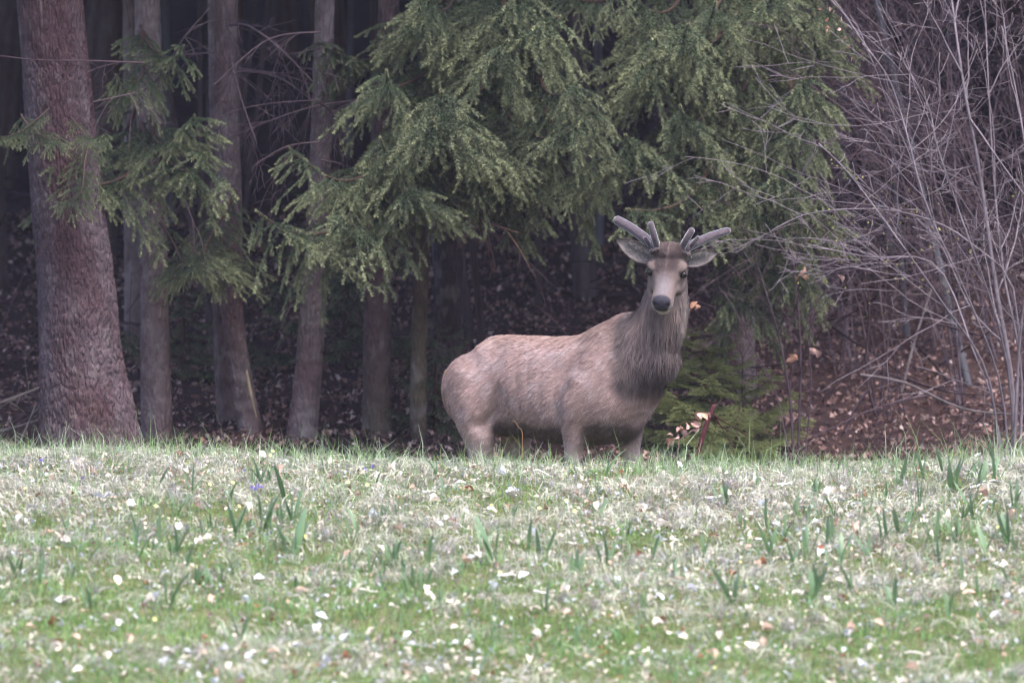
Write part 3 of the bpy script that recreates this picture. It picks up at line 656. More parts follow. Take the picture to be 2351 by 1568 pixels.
# ---- crowns above the frame: boughs of a mature spruce as one shared mass of sprays
def make_crown(seed, z0, z1, r0, n, fat=1.0):
    r = np.random.default_rng(seed); b = Buf()
    t = r.random(n) ** 1.3; z = z0 + (z1 - z0) * t; rad = (r0 * (1 - t) ** 0.75 + 0.15) * np.sqrt(r.uniform(0.02, 1.0, n)); an = r.uniform(0, 2 * np.pi, n)
    p = np.stack([np.cos(an) * rad, np.sin(an) * rad, z - 0.20 * rad], -1)
    d = nrm(np.stack([np.cos(an) * 0.9, np.sin(an) * 0.9, -0.5 + 0 * an], -1) + r.normal(0, 0.45, (n, 3))); s = nrm(np.cross(d, r.normal(0, 1, (n, 3))))
    L = r.uniform(0.10, 0.26, n)[:, None]; W = fat * r.uniform(0.010, 0.022, n)[:, None]; L = L * fat ** 0.7
    V = np.stack([p, p + d * L * 0.5 - s * W, p + d * L, p + d * L * 0.5 + s * W], 1).reshape(-1, 3)
    c = np.repeat(G_OLD * r.uniform(0.7, 1.5, (n, 1)), 4, axis=0)
    b.add(V, None, np.arange(4 * n).reshape(-1, 4), c); return b.mesh('spruce_crown_%d' % seed, False)
CROWN = [make_crown(201, 0, 11, 2.0, 30000), make_crown(202, 0, 9, 1.6, 22000)]
CROWN.append(make_crown(203, 0, 8, 3.4, 11000, 2.2))  # unseen far crowns, made wide and coarse to darken the slope
for me in CROWN: me.materials.append(M_needle)

def spruce(name, label, base_px, d, stem, rad, group=None, crown=0, crown_z=4.0, crown_s=1.0, **kw):
    """stem: list of (px,py) seen on the stem from the ground up at distance d; continued to the crown"""
    x0 = (stem[0][0] - MIDX) / PR * d; gzv = float(gz(x0, d)); base = np.array([x0, d, gzv])
    pts = [pt(px, py, d) for px, py in stem]; pts[0][2] = min(pts[0][2], gzv - 0.10)
    top = pts[-1] + (pts[-1] - pts[-2]) / np.linalg.norm(pts[-1] - pts[-2]) * 3.0; pts.append(top)
    o = empty(name, base, label, 'tree', group)
    link('trunk', trunk_mesh('trunk_' + label[:12], base, pts, list(rad) + [rad[-1] * 0.8], **kw), M_bark, o)
    if crown is not None:
        c = link('crown', CROWN[crown], None, o); c.location = (top[0] - base[0], top[1] - base[1], crown_z + 1.1 - base[2]); c.scale = (crown_s,) * 3
        c.rotation_euler = (0, 0, random.uniform(0, 6.28))
    return o

T_big = spruce('spruce_tree', 'massive spruce with broad plated reddish trunk and flaring roots', None, 43.6,
               [(205, 1080), (200, 960), (182, 800), (172, 620), (150, 430), (132, 200), (115, 0)], [0.30, 0.258, 0.228, 0.215, 0.20, 0.19, 0.185],
               crown_z=4.4, seg=260, rows=330, plate=0.022, depth=0.008, flare=((-0.25, 0.30, 0.20), (-2.7, 0.4, 0.07), (-1.4, 0.35, 0.05), (1.2, 0.5, 0.1)), moss=0.2, seed=1, c1=np.array(lin(74, 55, 58)), c2=np.array(lin(86, 73, 77)), lichen=0.2)
T_b = spruce('spruce_tree', 'slim straight spruce trunk close beside the massive spruce, brighter on its far side', None, 45.2,
             [(362, 1060), (358, 900), (352, 600), (345, 300), (338, 0)], [0.095, 0.087, 0.082, 0.078, 0.075], seg=60, rows=240, plate=0.03, depth=0.006, seed=2, crown_z=4.6)
T_c = spruce('spruce_tree', 'thin dark trunk squeezed between the massive spruce and the slim one', None, 48.5,
             [(306, 1020), (306, 700), (302, 400), (300, 0)], [0.06, 0.055, 0.05, 0.05], seg=30, rows=120, plate=0.03, depth=0.004, seed=3, crown_z=5.0, crown=1)
# twin-stemmed spruce: two stems from one root
tw = empty('spruce_tree', pt(548, 1010, 45.6), 'twin-stemmed spruce with crossing trunks and a pale splintered scar', 'tree')
tw.location.z = float(gz(tw.location.x, 45.6))
link('trunk', trunk_mesh('twin_front', tw.location, [pt(598, 1100, 45.5), pt(577, 1000, 45.5), pt(548, 830, 45.5), pt(530, 680, 45.5), pt(527, 500, 45.5), pt(522, 250, 45.5), pt(516, -200, 45.5)], [0.085, 0.075, 0.062, 0.064, 0.075, 0.07, 0.06], seg=56, rows=240, plate=0.03, depth=0.006, seed=4), M_bark, tw)
link('trunk', trunk_mesh('twin_back', tw.location, [pt(520, 1100, 45.8), pt(522, 1000, 45.8), pt(512, 830, 45.8), pt(505, 640, 45.8), pt(500, 400, 45.8), pt(492, 0, 45.8)], [0.07, 0.062, 0.05, 0.047, 0.045, 0.04], seg=48, rows=200, plate=0.03, depth=0.005, seed=5), M_bark, tw)
sb = Buf(); tube(sb, [pt(566, 850, 45.38), pt(574, 895, 45.38), pt(589, 958, 45.38)], [0.006, 0.011, 0.004], 6, lin(150, 132, 110)); link('splinter', sb.mesh('splinter'), M_twig, tw, (0, 0, 0)).location = -tw.location
c = link('crown', CROWN[1], None, tw); c.location = (0, 0, 5.6)
T_d = spruce('spruce_tree', 'leaning spruce trunk with a knot, between the twin-stemmed one and a mossy straight one', None, 45.3,
             [(692, 1080), (694, 1000), (708, 850), (720, 690), (729, 530), (738, 300), (746, 0)], [0.10, 0.088, 0.078, 0.074, 0.066, 0.06, 0.055], seg=70, rows=260, plate=0.028, depth=0.007, seed=6, crown_z=4.3, crown=1)
T_e = spruce('spruce_tree', 'straight spruce trunk with mossy green shade between two narrower stems', None, 45.6,
             [(864, 1070), (865, 900), (868, 700), (876, 480), (886, 200), (892, 0)], [0.09, 0.083, 0.08, 0.074, 0.066, 0.06], seg=66, rows=260, plate=0.028, depth=0.006, seed=7, crown_z=4.2, moss=0.5)
T_f = spruce('spruce_tree', 'narrow lichen-spotted stem standing nearest behind the rump of the stag', None, 45.4,
             [(960, 1070), (961, 850), (966, 650), (972, 450), (984, 200), (992, 0)], [0.052, 0.047, 0.046, 0.043, 0.04, 0.036], seg=44, rows=220, plate=0.02, depth=0.005, seed=8, crown_z=4.2, crown=1,
             c1=np.array(lin(74, 64, 56)), c2=np.array(lin(96, 84, 70)))
T_g = spruce('spruce_tree', 'spruce whose long drooping green boughs hang over the back of the stag', None, 46.5,
             [(1030, 1050), (1028, 800), (1032, 500), (1045, 200), (1052, 0)], [0.10, 0.09, 0.085, 0.08, 0.075], seg=60, rows=200, plate=0.03, depth=0.007, seed=9, c1=np.array(lin(60, 48, 50)), c2=np.array(lin(72, 62, 64)), crown_z=4.4, crown_s=1.1)
T_h = spruce('spruce_tree', 'spruce with broad green boughs spreading above the antlers, trunk hidden', None, 46.8,
             [(1690, 1050), (1690, 700), (1692, 300), (1694, 0)], [0.12, 0.11, 0.10, 0.09], seg=50, rows=160, plate=0.03, depth=0.006, seed=10, crown_z=4.5, crown_s=1.1)

# boughs hung by sight: (tree, base px,py,d, tip px,py,d, variant)
HANG = [
 # middle mass over the stag's back
 (T_g, 1090, -60, 45.6, 940, 25, 43.9, 3), (T_g, 1120, -80, 45.6, 1160, 110, 43.6, 1), (T_g, 1150, -90, 45.6, 1300, 60, 43.8, 0),
 (T_g, 1100, 20, 45.4, 880, 175, 43.7, 1), (T_g, 1110, 30, 45.4, 1040, 230, 43.4, 0), 
 (T_g, 1160, 0, 45.4, 1340, 190, 43.6, 1), (T_g, 1140, 60, 45.4, 1300, 300, 43.5, 3), (T_g, 1180, 130, 45.2, 1385, 270, 43.8, 0),
 (T_g, 1060, 120, 45.2, 960, 290, 43.4, 2), (T_g, 1070, 160, 45.2, 1110, 330, 43.5, 5), 
 (T_g, 1040, 240, 45.2, 870, 330, 43.6, 1), (T_g, 1000, 300, 44.8, 645, 350, 43.4, 3), 
 (T_g, 930, 360, 44.8, 590, 500, 43.3, 1), (T_g, 900, 370, 44.7, 790, 510, 43.5, 4), (T_g, 960, 330, 44.8, 910, 450, 43.5, 2), 
 (T_g, 1200, 280, 45.6, 1400, 360, 44.0, 1),  (T_g, 1090, 330, 45.6, 1180, 420, 44.2, 2),
 
  
 (T_g, 1060, -160, 45.6, 1000, 0, 44.0, 5), (T_g, 1110, -170, 45.6, 1230, 0, 43.9, 0), (T_g, 1180, -150, 45.4, 1420, -10, 44.2, 3), 
 # mass above the antlers and to their right
 (T_h, 1600, -170, 46.0, 1480, 10, 44.4, 5), (T_h, 1680, -190, 46.0, 1640, 20, 44.2, 1), (T_h, 1740, -170, 46.0, 1800, -10, 44.4, 0),  (T_h, 1800, -150, 46.0, 1930, 30, 44.8, 5),
 (T_h, 1640, -60, 46.0, 1500, 90, 44.2, 1), (T_h, 1700, -80, 46.0, 1600, 80, 44.0, 0), (T_h, 1740, -60, 46.0, 1850, 40, 44.5, 3), (T_h, 1660, 20, 46.0, 1450, 160, 44.1, 3),
 (T_h, 1680, 60, 45.9, 1560, 260, 44.0, 1), (T_h, 1760, 80, 45.9, 1880, 190, 44.4, 0), (T_h, 1700, 120, 45.8, 1460, 330, 43.9, 0),
 (T_h, 1780, 70, 45.6, 1420, 500, 43.9, 3), (T_h, 1740, 160, 45.8, 1870, 270, 44.2, 1), (T_h, 1690, 260, 45.8, 1830, 400, 44.2, 0),
  (T_h, 1720, 330, 45.9, 1760, 480, 44.4, 5),  
 (T_h, 1740, 420, 46.0, 1860, 480, 44.8, 2), (T_h, 1720, 500, 46.0, 1890, 590, 44.6, 1), (T_h, 1690, 490, 46.0, 1700, 690, 44.6, 5),  (T_h, 1750, 520, 46.2, 1820, 640, 45.2, 4),
  (T_h, 1800, -40, 46.2, 1900, 120, 45.0, 0),
 # shaded boughs across the left trunks
 (T_big, 110, 250, 43.2, -40, 310, 42.9, 2), (T_big, 160, 270, 43.2, 250, 310, 42.8, 0), (T_big, 60, 260, 43.3, 120, 330, 42.9, 4), (T_big, 220, 330, 43.4, 140, 470, 43.0, 4),
 (T_b, 345, 290, 44.9, 170, 380, 43.4, 0), (T_b, 330, 270, 44.9, 430, 275, 43.9, 2), (T_b, 350, 290, 44.9, 470, 360, 43.8, 4), 
 (T_b, 335, 60, 44.9, 280, 180, 43.9, 5), (T_b, 345, 80, 44.9, 420, 110, 44.2, 4),  (T_b, 360, 510, 44.9, 470, 610, 44.2, 0),
 (T_g, 1000, 30, 45.9, 740, 100, 44.8, 0), (tw, 530, 440, 45.3, 440, 590, 44.4, 2),  (tw, 520, 520, 45.3, 500, 640, 44.6, 4), 
  (T_c, 304, 180, 48, 240, 330, 46.6, 0),
]
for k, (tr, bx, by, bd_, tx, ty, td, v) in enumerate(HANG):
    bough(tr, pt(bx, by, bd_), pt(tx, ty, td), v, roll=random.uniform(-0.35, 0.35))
# dead inner branches
def dead_branch(parent, path, r, seed, col=lin(92, 76, 80)):
    b = Buf(); rg = np.random.default_rng(seed); P = smooth_path(np.array(path), 14) - np.array(parent.location)
    tube(b, P, np.linspace(r, r * 0.35, 14), 6, col)
    for k in range(9):
        i = rg.integers(2, 13); d = nrm(P[min(i + 1, 13)] - P[i - 1])
        twig_tree(b, P[i], nrm(d * 0.6 + rg.normal(0, 0.55, 3) + [0, 0, -0.5]), rg.uniform(0.15, 0.5), r * 0.45, 1, rg, col, (0, 0, -0.4), 6, (2, 5), 0.6)
    return link('dead_branch', b.mesh('dead_branch_%d' % seed), M_twig, parent)
dead_branch(T_g, [pt(990, 390, 45.8), pt(1050, 450, 44.9), pt(1110, 505, 44.4), pt(1190, 535, 44.2)], 0.013, 1, lin(112, 86, 76))
dead_branch(T_big, [pt(330, 145, 43.0), pt(200, 140, 42.9), pt(80, 138, 42.9), pt(-60, 120, 42.9)], 0.006, 2, lin(70, 56, 60))
dead_branch(T_b, [pt(355, 190, 45.0), pt(320, 210, 44.2), pt(280, 220, 43.8), pt(210, 235, 43.6)], 0.008, 3)
dead_branch(T_b, [pt(345, 200, 45.0), pt(380, 160, 44.6), pt(420, 90, 44.4), pt(480, 20, 44.3)], 0.009, 4)
dead_branch(tw, [pt(520, 60, 45.4), pt(570, 60, 44.8), pt(640, 110, 44.6), pt(720, 190, 44.6)], 0.010, 5)
dead_branch(tw, [pt(520, 20, 45.4), pt(530, 130, 44.8), pt(555, 230, 44.6), pt(590, 330, 44.5)], 0.007, 6)
for k in range(34):
    tr, px, d = random.choice([(tw, 525, 45.5), (T_d, 735, 44.6), (T_g, 1040, 46.3), (T_b, 345, 45.1), (T_e, 884, 45.0), (T_h, 1690, 46.7)])
    p0 = pt(px, random.uniform(60, 560), d); an = random.uniform(0, 2 * math.pi); L = random.uniform(0.4, 1.1)
    v = np.array([math.cos(an), math.sin(an) * 0.8, -0.15]); p1 = p0 + v * L * 0.5; p2 = p0 + v * L + np.array([0, 0, -L * random.uniform(0.1, 0.4)])
    dead_branch(tr, [p0, p1, p2], random.uniform(0.004, 0.008), 40 + k)

# ---- young spruces, green tufts low in the shade
def young_spruce(px, py, d, h, label, seed):
    x = (px - MIDX) / PR * d; g = float(gz(x, d)); o = empty('young_spruce', (x, d, g), label, 'tree', 'young spruces under the wood')
    rg = random.Random(seed); b = Buf(); tube(b, [(0, 0, -0.05), (0, 0, h * 0.5), (0.02, 0, h)], [0.018, 0.012, 0.004], 6, lin(80, 64, 54)); link('trunk', b.mesh('sapling_stem'), M_bark, o)
    n = 62 if seed < 3 else 26
    for k in range(n):
        t = (k + 0.5) / n; an = k * 2.4 + rg.random(); L = (0.50 * (1 - t) + 0.16) * h * rg.uniform(0.6, 1.0) * (1.25 if seed < 3 else 1)
        p0 = np.array([x, d, g + h * (0.06 + 0.9 * t)]); bough(o, p0, p0 + np.array([math.cos(an) * L, math.sin(an) * L, L * rg.uniform(-0.1, 0.35)]), 6 if seed < 3 else rg.choice([0, 2, 4]))
    return o
young_spruce(1612, 880, 45.0, 0.78, 'young green spruce in the shade directly behind the breast of the stag', 1)
young_spruce(1690, 980, 44.2, 0.42, 'low young spruce among brown leaves, shorter than the green one beside it', 2)
young_spruce(790, 800, 47.5, 1.35, 'dim young spruce between the leaning trunk and the mossy straight trunk', 3)
young_spruce(420, 900, 47.0, 0.7, 'small mossy young spruce beside the slim straight trunk', 4)
young_spruce(1000, 900, 45.6, 0.75, 'dim young spruce low behind the rump of the stag', 5)

# ---- background trunks up the slope
rb = random.Random(5)
far = []
for k in range(60):
    d = rb.uniform(50, 72); px = rb.uniform(-900, 3200)  # runs past both frame sides: unseen trees added to block side light
    far.append((px, d, rb.uniform(0.05, 0.15), rb.random()))
FARM = []
for s in range(4):
    FARM.append(trunk_mesh('far_stem_%d' % s, (0, 0, 0), [(0, 0, -0.4), (0.05, 0, 1.5), (0.02 + 0.1 * s, 0, 4), (0.1, 0, 8)], [1.15, 1.0, 0.9, 0.7], seg=24, rows=60, plate=0.5, depth=0.10, seed=60 + s,
                           c1=(BROWN, GREYB, np.array(lin(120, 118, 128)), BROWN)[s], c2=(GREYB, BROWN, np.array(lin(140, 138, 146)), GREYB)[s]))
for px, d, r, q in far:
    x = (px - MIDX) / PR * d; s = 2 if q < 0.18 else int(q * 100) % 2
    o = empty('forest_tree', (x, d, float(gz(x, d))), ('pale grey stem deep in the wood behind the dark spruces' if s == 2 else 'dim brown stem deep in the wood up the slope'), 'tree', 'pale stems deep in the wood' if s == 2 else 'dim stems deep in the wood')
    t = link('trunk', FARM[s], M_bark, o); t.scale = (r, r, 1); t.rotation_euler = (rb.uniform(-0.05, 0.05), rb.uniform(-0.07, 0.07), rb.uniform(0, 6))
    c = link('crown', CROWN[2], None, o); c.location = (0, 0, rb.uniform(3.8, 5.0)); c.rotation_euler = (0, 0, rb.uniform(0, 6)); c.scale = (1.1,) * 3

# ---- thin saplings in the shade between the big trunks
for k in range(22):
    d = rb.uniform(47, 56); px = rb.choice([rb.uniform(20, 1000), rb.uniform(1000, 1500), rb.uniform(1750, 2300)]); x = (px - MIDX) / PR * d; r = rb.uniform(0.014, 0.032)
    o = empty('thin_sapling', (x, d, float(gz(x, d))), 'thin bare sapling stem in the shade between the thicker trunks', 'tree', 'thin saplings in the shade')
    t = link('stem', FARM[k % 3], M_bark, o); t.scale = (r, r, 0.8); t.rotation_euler = (rb.uniform(-0.12, 0.12), rb.uniform(-0.22, 0.22), rb.uniform(0, 6))
# ---- bare shrubs
MAUVE = np.array(lin(88, 75, 82)); PALE = np.array(lin(112, 101, 106)); DIM = np.array(lin(74, 60, 64))
def stem_shrub(name, label, base, stems, group=None, kids=(4, 8), depth=2, seed=0, cat='shrub', col=MAUVE):
    """stems: list of (world path, radius); every stem a part with its own twigs"""
    o = empty(name, base, label, cat, group); rg = np.random.default_rng(seed)
    for path, r in stems:
        r = r * 0.62; b = Buf(); P = smooth_path(np.array(path), 22) - np.asarray(base); cc = col * rg.uniform(0.85, 1.15)
        spk = (0.8 + 0.5 * sstep(0.5, 0.7, fbm(np.arange(22) * 0.9 + seed, np.zeros(22) + r * 900, 3)))[:, None]
        tube(b, P, np.linspace(r, max(r * 0.35, 0.003), 22), 8, cc * spk)
        L = np.sum(np.linalg.norm(np.diff(P, axis=0), axis=1))
        for k in range(rg.integers(*kids) + 5):
            i = rg.integers(5, 21); d = nrm(P[i + 1] - P[i - 1])
            twig_tree(b, P[i], nrm(d + rg.normal(0, 0.8, 3) * [1, 1, 0.8]), L * rg.uniform(0.15, 0.42), r * 0.42, depth, rg, cc * 0.95, (-0.15, 0, 0.05), 8, (2, 5), 0.6, 0.0017)
        link('stem', b.mesh('stem_%d' % seed), M_twig, o)
    return o
gb = lambda px, d: np.array([(px - MIDX) / PR * d, d, float(gz((px - MIDX) / PR * d, d)) - 0.04])
D = 43.4
hb = gb(2322, D)
stem_shrub('hazel_shrub', 'tall bare hazel clump with pale stems fanning out from one foot', hb, [
    ([hb, pt(2325, 900, D), pt(2285, 650, D), pt(2250, 400, D), pt(2210, 180, D), pt(2180, -40, D)], 0.026),
    ([hb + [0.03, 0.05, 0], pt(2345, 860, D), pt(2300, 600, D), pt(2275, 300, D + .2), pt(2260, -30, D + .3)], 0.016),
    ([hb - [0.05, 0, 0], pt(2270, 870, D - .1), pt(2160, 690, D - .3), pt(2040, 520, D - .4), pt(1950, 400, D - .4), pt(1880, 330, D - .4)], 0.013),
    ([hb, pt(2300, 900, D), pt(2230, 700, D - .2), pt(2130, 480, D - .3), pt(2080, 300, D - .3), pt(2040, 180, D - .3), pt(1980, 100, D - .3)], 0.012),
    ([hb + [0.02, 0, 0], pt(2310, 820, D - .2), pt(2200, 480, D - .5), pt(2150, 330, D - .5), pt(2130, 240, D - .5), pt(2060, 120, D - .5)], 0.011),
    ([hb, pt(2340, 800, D - .2), pt(2370, 500, D - .3), pt(2340, 250, D - .3), pt(2300, 60, D - .3)], 0.014),
    ([hb, pt(2280, 930, D), pt(2240, 820, D), pt(2150, 610, D + .1), pt(1990, 590, D + .2), pt(1850, 560, D + .3)], 0.009),
    ([hb, pt(2335, 700, D - .2), pt(2230, 560, D - .2), pt(2120, 500, D - .2), pt(2000, 480, D - .2), pt(1860, 490, D - .2), pt(1770, 530, D - .2)], 0.010)], seed=1, col=PALE)
D = 44.6; sb_ = gb(1822, D)
stem_shrub('beech_sapling', 'slender bare saplings springing from one foot, a few brown leaves still hanging', sb_, [
    ([sb_, pt(1815, 930, D), pt(1790, 780, D), pt(1755, 660, D), pt(1735, 600, D), pt(1700, 520, D)], 0.014),
    ([sb_ + [0.02, 0, 0], pt(1838, 850, D), pt(1832, 700, D), pt(1820, 600, D), pt(1815, 480, D)], 0.014),
    ([sb_ + [0.05, 0, 0], pt(1862, 900, D), pt(1858, 780, D), pt(1880, 690, D), pt(1950, 620, D)], 0.008),
    ([sb_, pt(1780, 900, D), pt(1730, 800, D), pt(1680, 700, D), pt(1650, 660, D)], 0.006)], seed=2, col=DIM * 1.1)
for q, (px, d, lean, sd_) in enumerate(((2050, 46.0, -1, 11), (2200, 46.6, -1, 12), (2380, 45.4, -1, 13), (1950, 47.5, -1, 14), (2120, 48.5, 1, 15), (2300, 48.0, -1, 16), (2440, 44.5, -1, 17), (1780, 49, 1, 18), (1880, 50, -1, 19), (2010, 51.5, 1, 20))):
    g0 = gb(px, d); rg = random.Random(sd_); st = []
    for k in range(7):
        t = rg.uniform(-1.1, 0.4) * 1.2; hh_ = rg.uniform(1.6, 3.6)
        st.append(([g0 + [rg.uniform(-.1, .1), rg.uniform(-.1, .1), 0], g0 + [t * 0.25, rg.uniform(-.3, .3), hh_ * 0.4], g0 + [t * 0.7, rg.uniform(-.5, .3), hh_ * 0.75], g0 + [t * 1.25, rg.uniform(-.6, .4), hh_]], rg.uniform(0.005, 0.012)))
    stem_shrub('bare_shrub', 'bare purple-grey shrub in the thicket behind the pale hazel clump' if q % 2 else 'darker brown bare shrub in the thicket behind the pale hazel clump', g0, st, 'purple-grey shrubs in the thicket' if q % 2 else 'brown shrubs in the thicket', seed=sd_, col=(MAUVE if q % 2 else DIM))
# a leaning fallen pole and a low bent branch on the right
def pole(name, label, pts, rad, col, seed):
    b = Buf(); base = np.array(pts[0]); rg = np.random.default_rng(seed); P = smooth_path(np.array(pts), 18) - base
    tube(b, P, np.interp(np.linspace(0, 1, 18), np.linspace(0, 1, len(rad)), rad), 8, np.asarray(col) * (0.8 + 0.4 * rg.random((18, 1))))
    for k in range(4):
        i = rg.integers(3, 16); twig_tree(b, P[i], nrm(rg.normal(0, 1, 3)), 0.25, 0.004, 1, rg, col, (0, 0, 0), 5, (1, 3))
    return tag(link(name, b.mesh(name), M_twig, None, tuple(base)), label, 'branch')
pole('fallen_branch', 'long pale fallen branch arching low between the saplings and the hazel', [pt(1975, 860, 45.0), pt(2080, 880, 45.0), pt(2200, 935, 45.0), pt(2300, 950, 45.0), pt(2400, 950, 45.0)], [0.010, 0.009, 0.008, 0.006], lin(92, 82, 82), 1)
pole('fallen_branch', 'thin leaning pole rising from the leaf litter between saplings and hazel', [pt(2070, 900, 46.0), pt(2095, 800, 46.0), pt(2120, 720, 46.0), pt(2140, 660, 46.0)], [0.009, 0.008, 0.006], lin(112, 100, 100), 2)
pole('fallen_branch', 'bent grey branch hooked over behind the rump of the stag', [pt(960, 745, 47.0), pt(1000, 755, 47.0), pt(1020, 790, 47.0), pt(1028, 860, 47.0), pt(1032, 960, 47.0)], [0.014, 0.014, 0.013, 0.012], lin(112, 100, 104), 3)
pole('fallen_branch', 'weathered branch lying against the left flank of the massive spruce', [pt(-40, 940, 44.5), pt(40, 910, 44.5), pt(90, 890, 44.5)], [0.012, 0.009, 0.006], lin(110, 98, 92), 4)
pole('fallen_branch', 'forked stick propped up left of the massive spruce', [pt(40, 1030, 43.8), pt(62, 980, 43.8), pt(84, 925, 43.8)], [0.008, 0.007, 0.005], lin(112, 100, 98), 5)
pole('fallen_branch', 'crooked branch on the slope left of the massive spruce', [pt(-60, 1000, 44.2), pt(20, 985, 44.2), pt(100, 960, 44.2)], [0.009, 0.009, 0.006], lin(104, 92, 90), 6)
pole('broken_stake', 'dark red broken stake among pinkish dead leaves beside the fore legs of the stag', [pt(1600, 1050, 42.9), pt(1620, 980, 42.9), pt(1640, 930, 42.9)], [0.014, 0.014, 0.012], lin(74, 40, 44), 7)

# ---- dead leaves: a curled leaf, built once per shape
def leaf_shape(seed, Ln=0.068, Wd=0.040, curl=0.8, nu=7, nv_=5):
    r = np.random.default_rng(seed); u = np.linspace(0, 1, nu); v = np.linspace(-1, 1, nv_)
    wp = np.interp(u, [0, 0.15, 0.4, 0.65, 0.88, 1], [0.10, 0.62, 1.0, 0.86, 0.40, 0.03]) * Wd / 2
    X = (u[:, None] - 0.5) * Ln + 0 * v; Y = wp[:, None] * v[None]
    a = curl * r.uniform(0.5, 1.3); fold = r.uniform(0.2, 0.9)
    Z = a * (v[None] ** 2) * wp[:, None] * 0.9 + fold * 0.22 * Ln * np.sin(u * 3.0 + r.uniform(-1, 1))[:, None] + r.normal(0, 0.0022, (nu, nv_)) + 0.004 * np.sin(v[None] * 5 + u[:, None] * 7)
    i = np.arange(nu - 1)[:, None] * nv_; j = np.arange(nv_ - 1)[None]
    Q = np.stack([i + j, i + j + 1, i + nv_ + j + 1, i + nv_ + j], -1).reshape(-1, 4)
    V = np.stack([X, Y, Z], -1).reshape(-1, 3); V[:, 2] -= V[:, 2].min() * 0.6
    sh = 1 + 0.15 * (1 - np.abs(v))[None] * np.ones((nu, 1)); return V, Q, sh.reshape(-1, 1)
LS = [leaf_shape(s, *((0.068, 0.040) if s % 2 else (0.060, 0.045)), 0.5 + 0.25 * s) for s in range(6)]
LS_small = [leaf_shape(s, *((0.068, 0.040) if s % 2 else (0.060, 0.045)), 0.5 + 0.25 * s, 3, 3) for s in range(6)]
def scatter_leaves(buf, pos, size, cols, seed, tilt=0.45, LS=LS_small):
    r = np.random.default_rng(seed); n = len(pos); kind = r.integers(0, 6, n)
    for k in range(6):
        idx = np.nonzero(kind == k)[0]; m = len(idx)
        if not m: continue
        V, Q, sh = LS[k]; az = r.uniform(0, 6.283, m); tx = r.normal(0, tilt, m); ty = r.normal(0, tilt, m); flip = r.choice([-1, 1], m)
        X = np.stack([np.cos(az), np.sin(az), tx], -1); X = nrm(X); Z = np.stack([ty * -np.sin(az), ty * np.cos(az), np.ones(m)], -1); Z = nrm(Z - X * np.sum(X * Z, 1)[:, None]); Y = np.cross(Z, X)
        W = pos[idx][:, None] + size[idx][:, None, None] * (V[None, :, 0:1] * X[:, None] + V[None, :, 1:2] * Y[:, None] + V[None, :, 2:3] * (Z * flip[:, None])[:, None])
        nvx = len(V); F = (Q[None] + (np.arange(m) * nvx)[:, None, None]).reshape(-1, 4)
        c = (cols[idx][:, None] * sh[None]).reshape(-1, 3); buf.add(W.reshape(-1, 3), None, F, c)
# litter on the forest floor: nobody could count it
n = 40000; xx = rng.uniform(-4.2, 4.6, n); yy = 41.6 + 12 * rng.random(n) ** 1.35; zz = gz(xx, yy)
lb = Buf(); base_c = np.array([lin(128, 98, 92), lin(150, 122, 116), lin(98, 74, 72), lin(176, 154, 150)])[rng.choice(4, n, p=[0.38, 0.24, 0.30, 0.08])] * rng.uniform(0.6, 1.35, (n, 1))
scatter_leaves(lb, np.stack([xx, yy, zz + 0.015], -1), 0.38 + 0.5 * rng.random(n) ** 1.5, base_c, 5, 0.8)
tag(link('leaf_litter', lb.mesh('leaf_litter'), M_leaf), 'brown fallen leaves covering the shaded forest floor', 'leaves', kind='stuff')
# sticks and brush on the slope, one tangled mass
bb = Buf(); rg = np.random.default_rng(44)
for k in range(330):
    x = rg.uniform(-4.2, 5.4) if k % 2 else rg.uniform(1.2, 5.2); y = rg.uniform(44.8, 56); p = np.array([x, y, float(gz(x, y)) + rg.uniform(0, 0.5)])
    twig_tree(bb, p, nrm(np.array([rg.normal(0, 1), rg.normal(0, 0.4), rg.normal(0.15, 0.5)])), rg.uniform(0.5, 1.5), rg.uniform(0.004, 0.012), 1, rg, DIM * rg.uniform(0.6, 1.1), (0, 0, -0.3), 7, (2, 5), 0.7, 0.002)
tag(link('brushwood', bb.mesh('brushwood'), M_twig), 'tangled dead brushwood on the dark slope', 'brushwood', kind='stuff')
# single leaves still hanging on the saplings
HL = []
for k in range(3):
    b = Buf(); V, Q, sh = LS[k + 1]; b.add(V, None, Q, np.array([lin(186, 142, 120), lin(182, 146, 136), lin(176, 130, 106)][k]) * sh); me = b.mesh('hanging_leaf_%d' % k); me.materials.append(M_leaf); HL.append(me)
sap = next(o for o in C.objects if o.name.startswith('beech_sapling'))
hz = next(o for o in C.objects if o.name.startswith('hazel_shrub'))
for px, py, d, tr in ((1838, 622, 44.5, sap), (1846, 634, 44.5, sap), (1832, 640, 44.5, sap), (1595, 702, 44.3, sap), (1606, 706, 44.3, sap), (1815, 828, 44.4, sap), (1820, 822, 44.4, sap), (1866, 806, 44.4, sap), (1876, 812, 44.4, sap), (1928, 640, 44.4, sap),
                      (1880, 20, 43, hz), (1905, 22, 43, hz), (1912, 28, 43, hz), (1898, 45, 43, hz), (1934, 44, 43, hz), (1900, 66, 43, hz), (1926, 68, 43, hz), (1940, 90, 43, hz), (1932, 96, 43, hz), (1945, 108, 43, hz), (1958, 138, 43, hz), (1895, 72, 43, hz)):
    o = bpy.data.objects.new('leaf', random.choice(HL)); C.objects.link(o); o.parent = tr; o.location = Vector(pt(px, py, d)) - tr.location
    o.rotation_euler = (random.uniform(0.6, 2.4), random.uniform(-1.4, 1.4), random.uniform(0, 6)); s = 0.9 if tr is sap else 0.45; o.scale = (s, s, s)
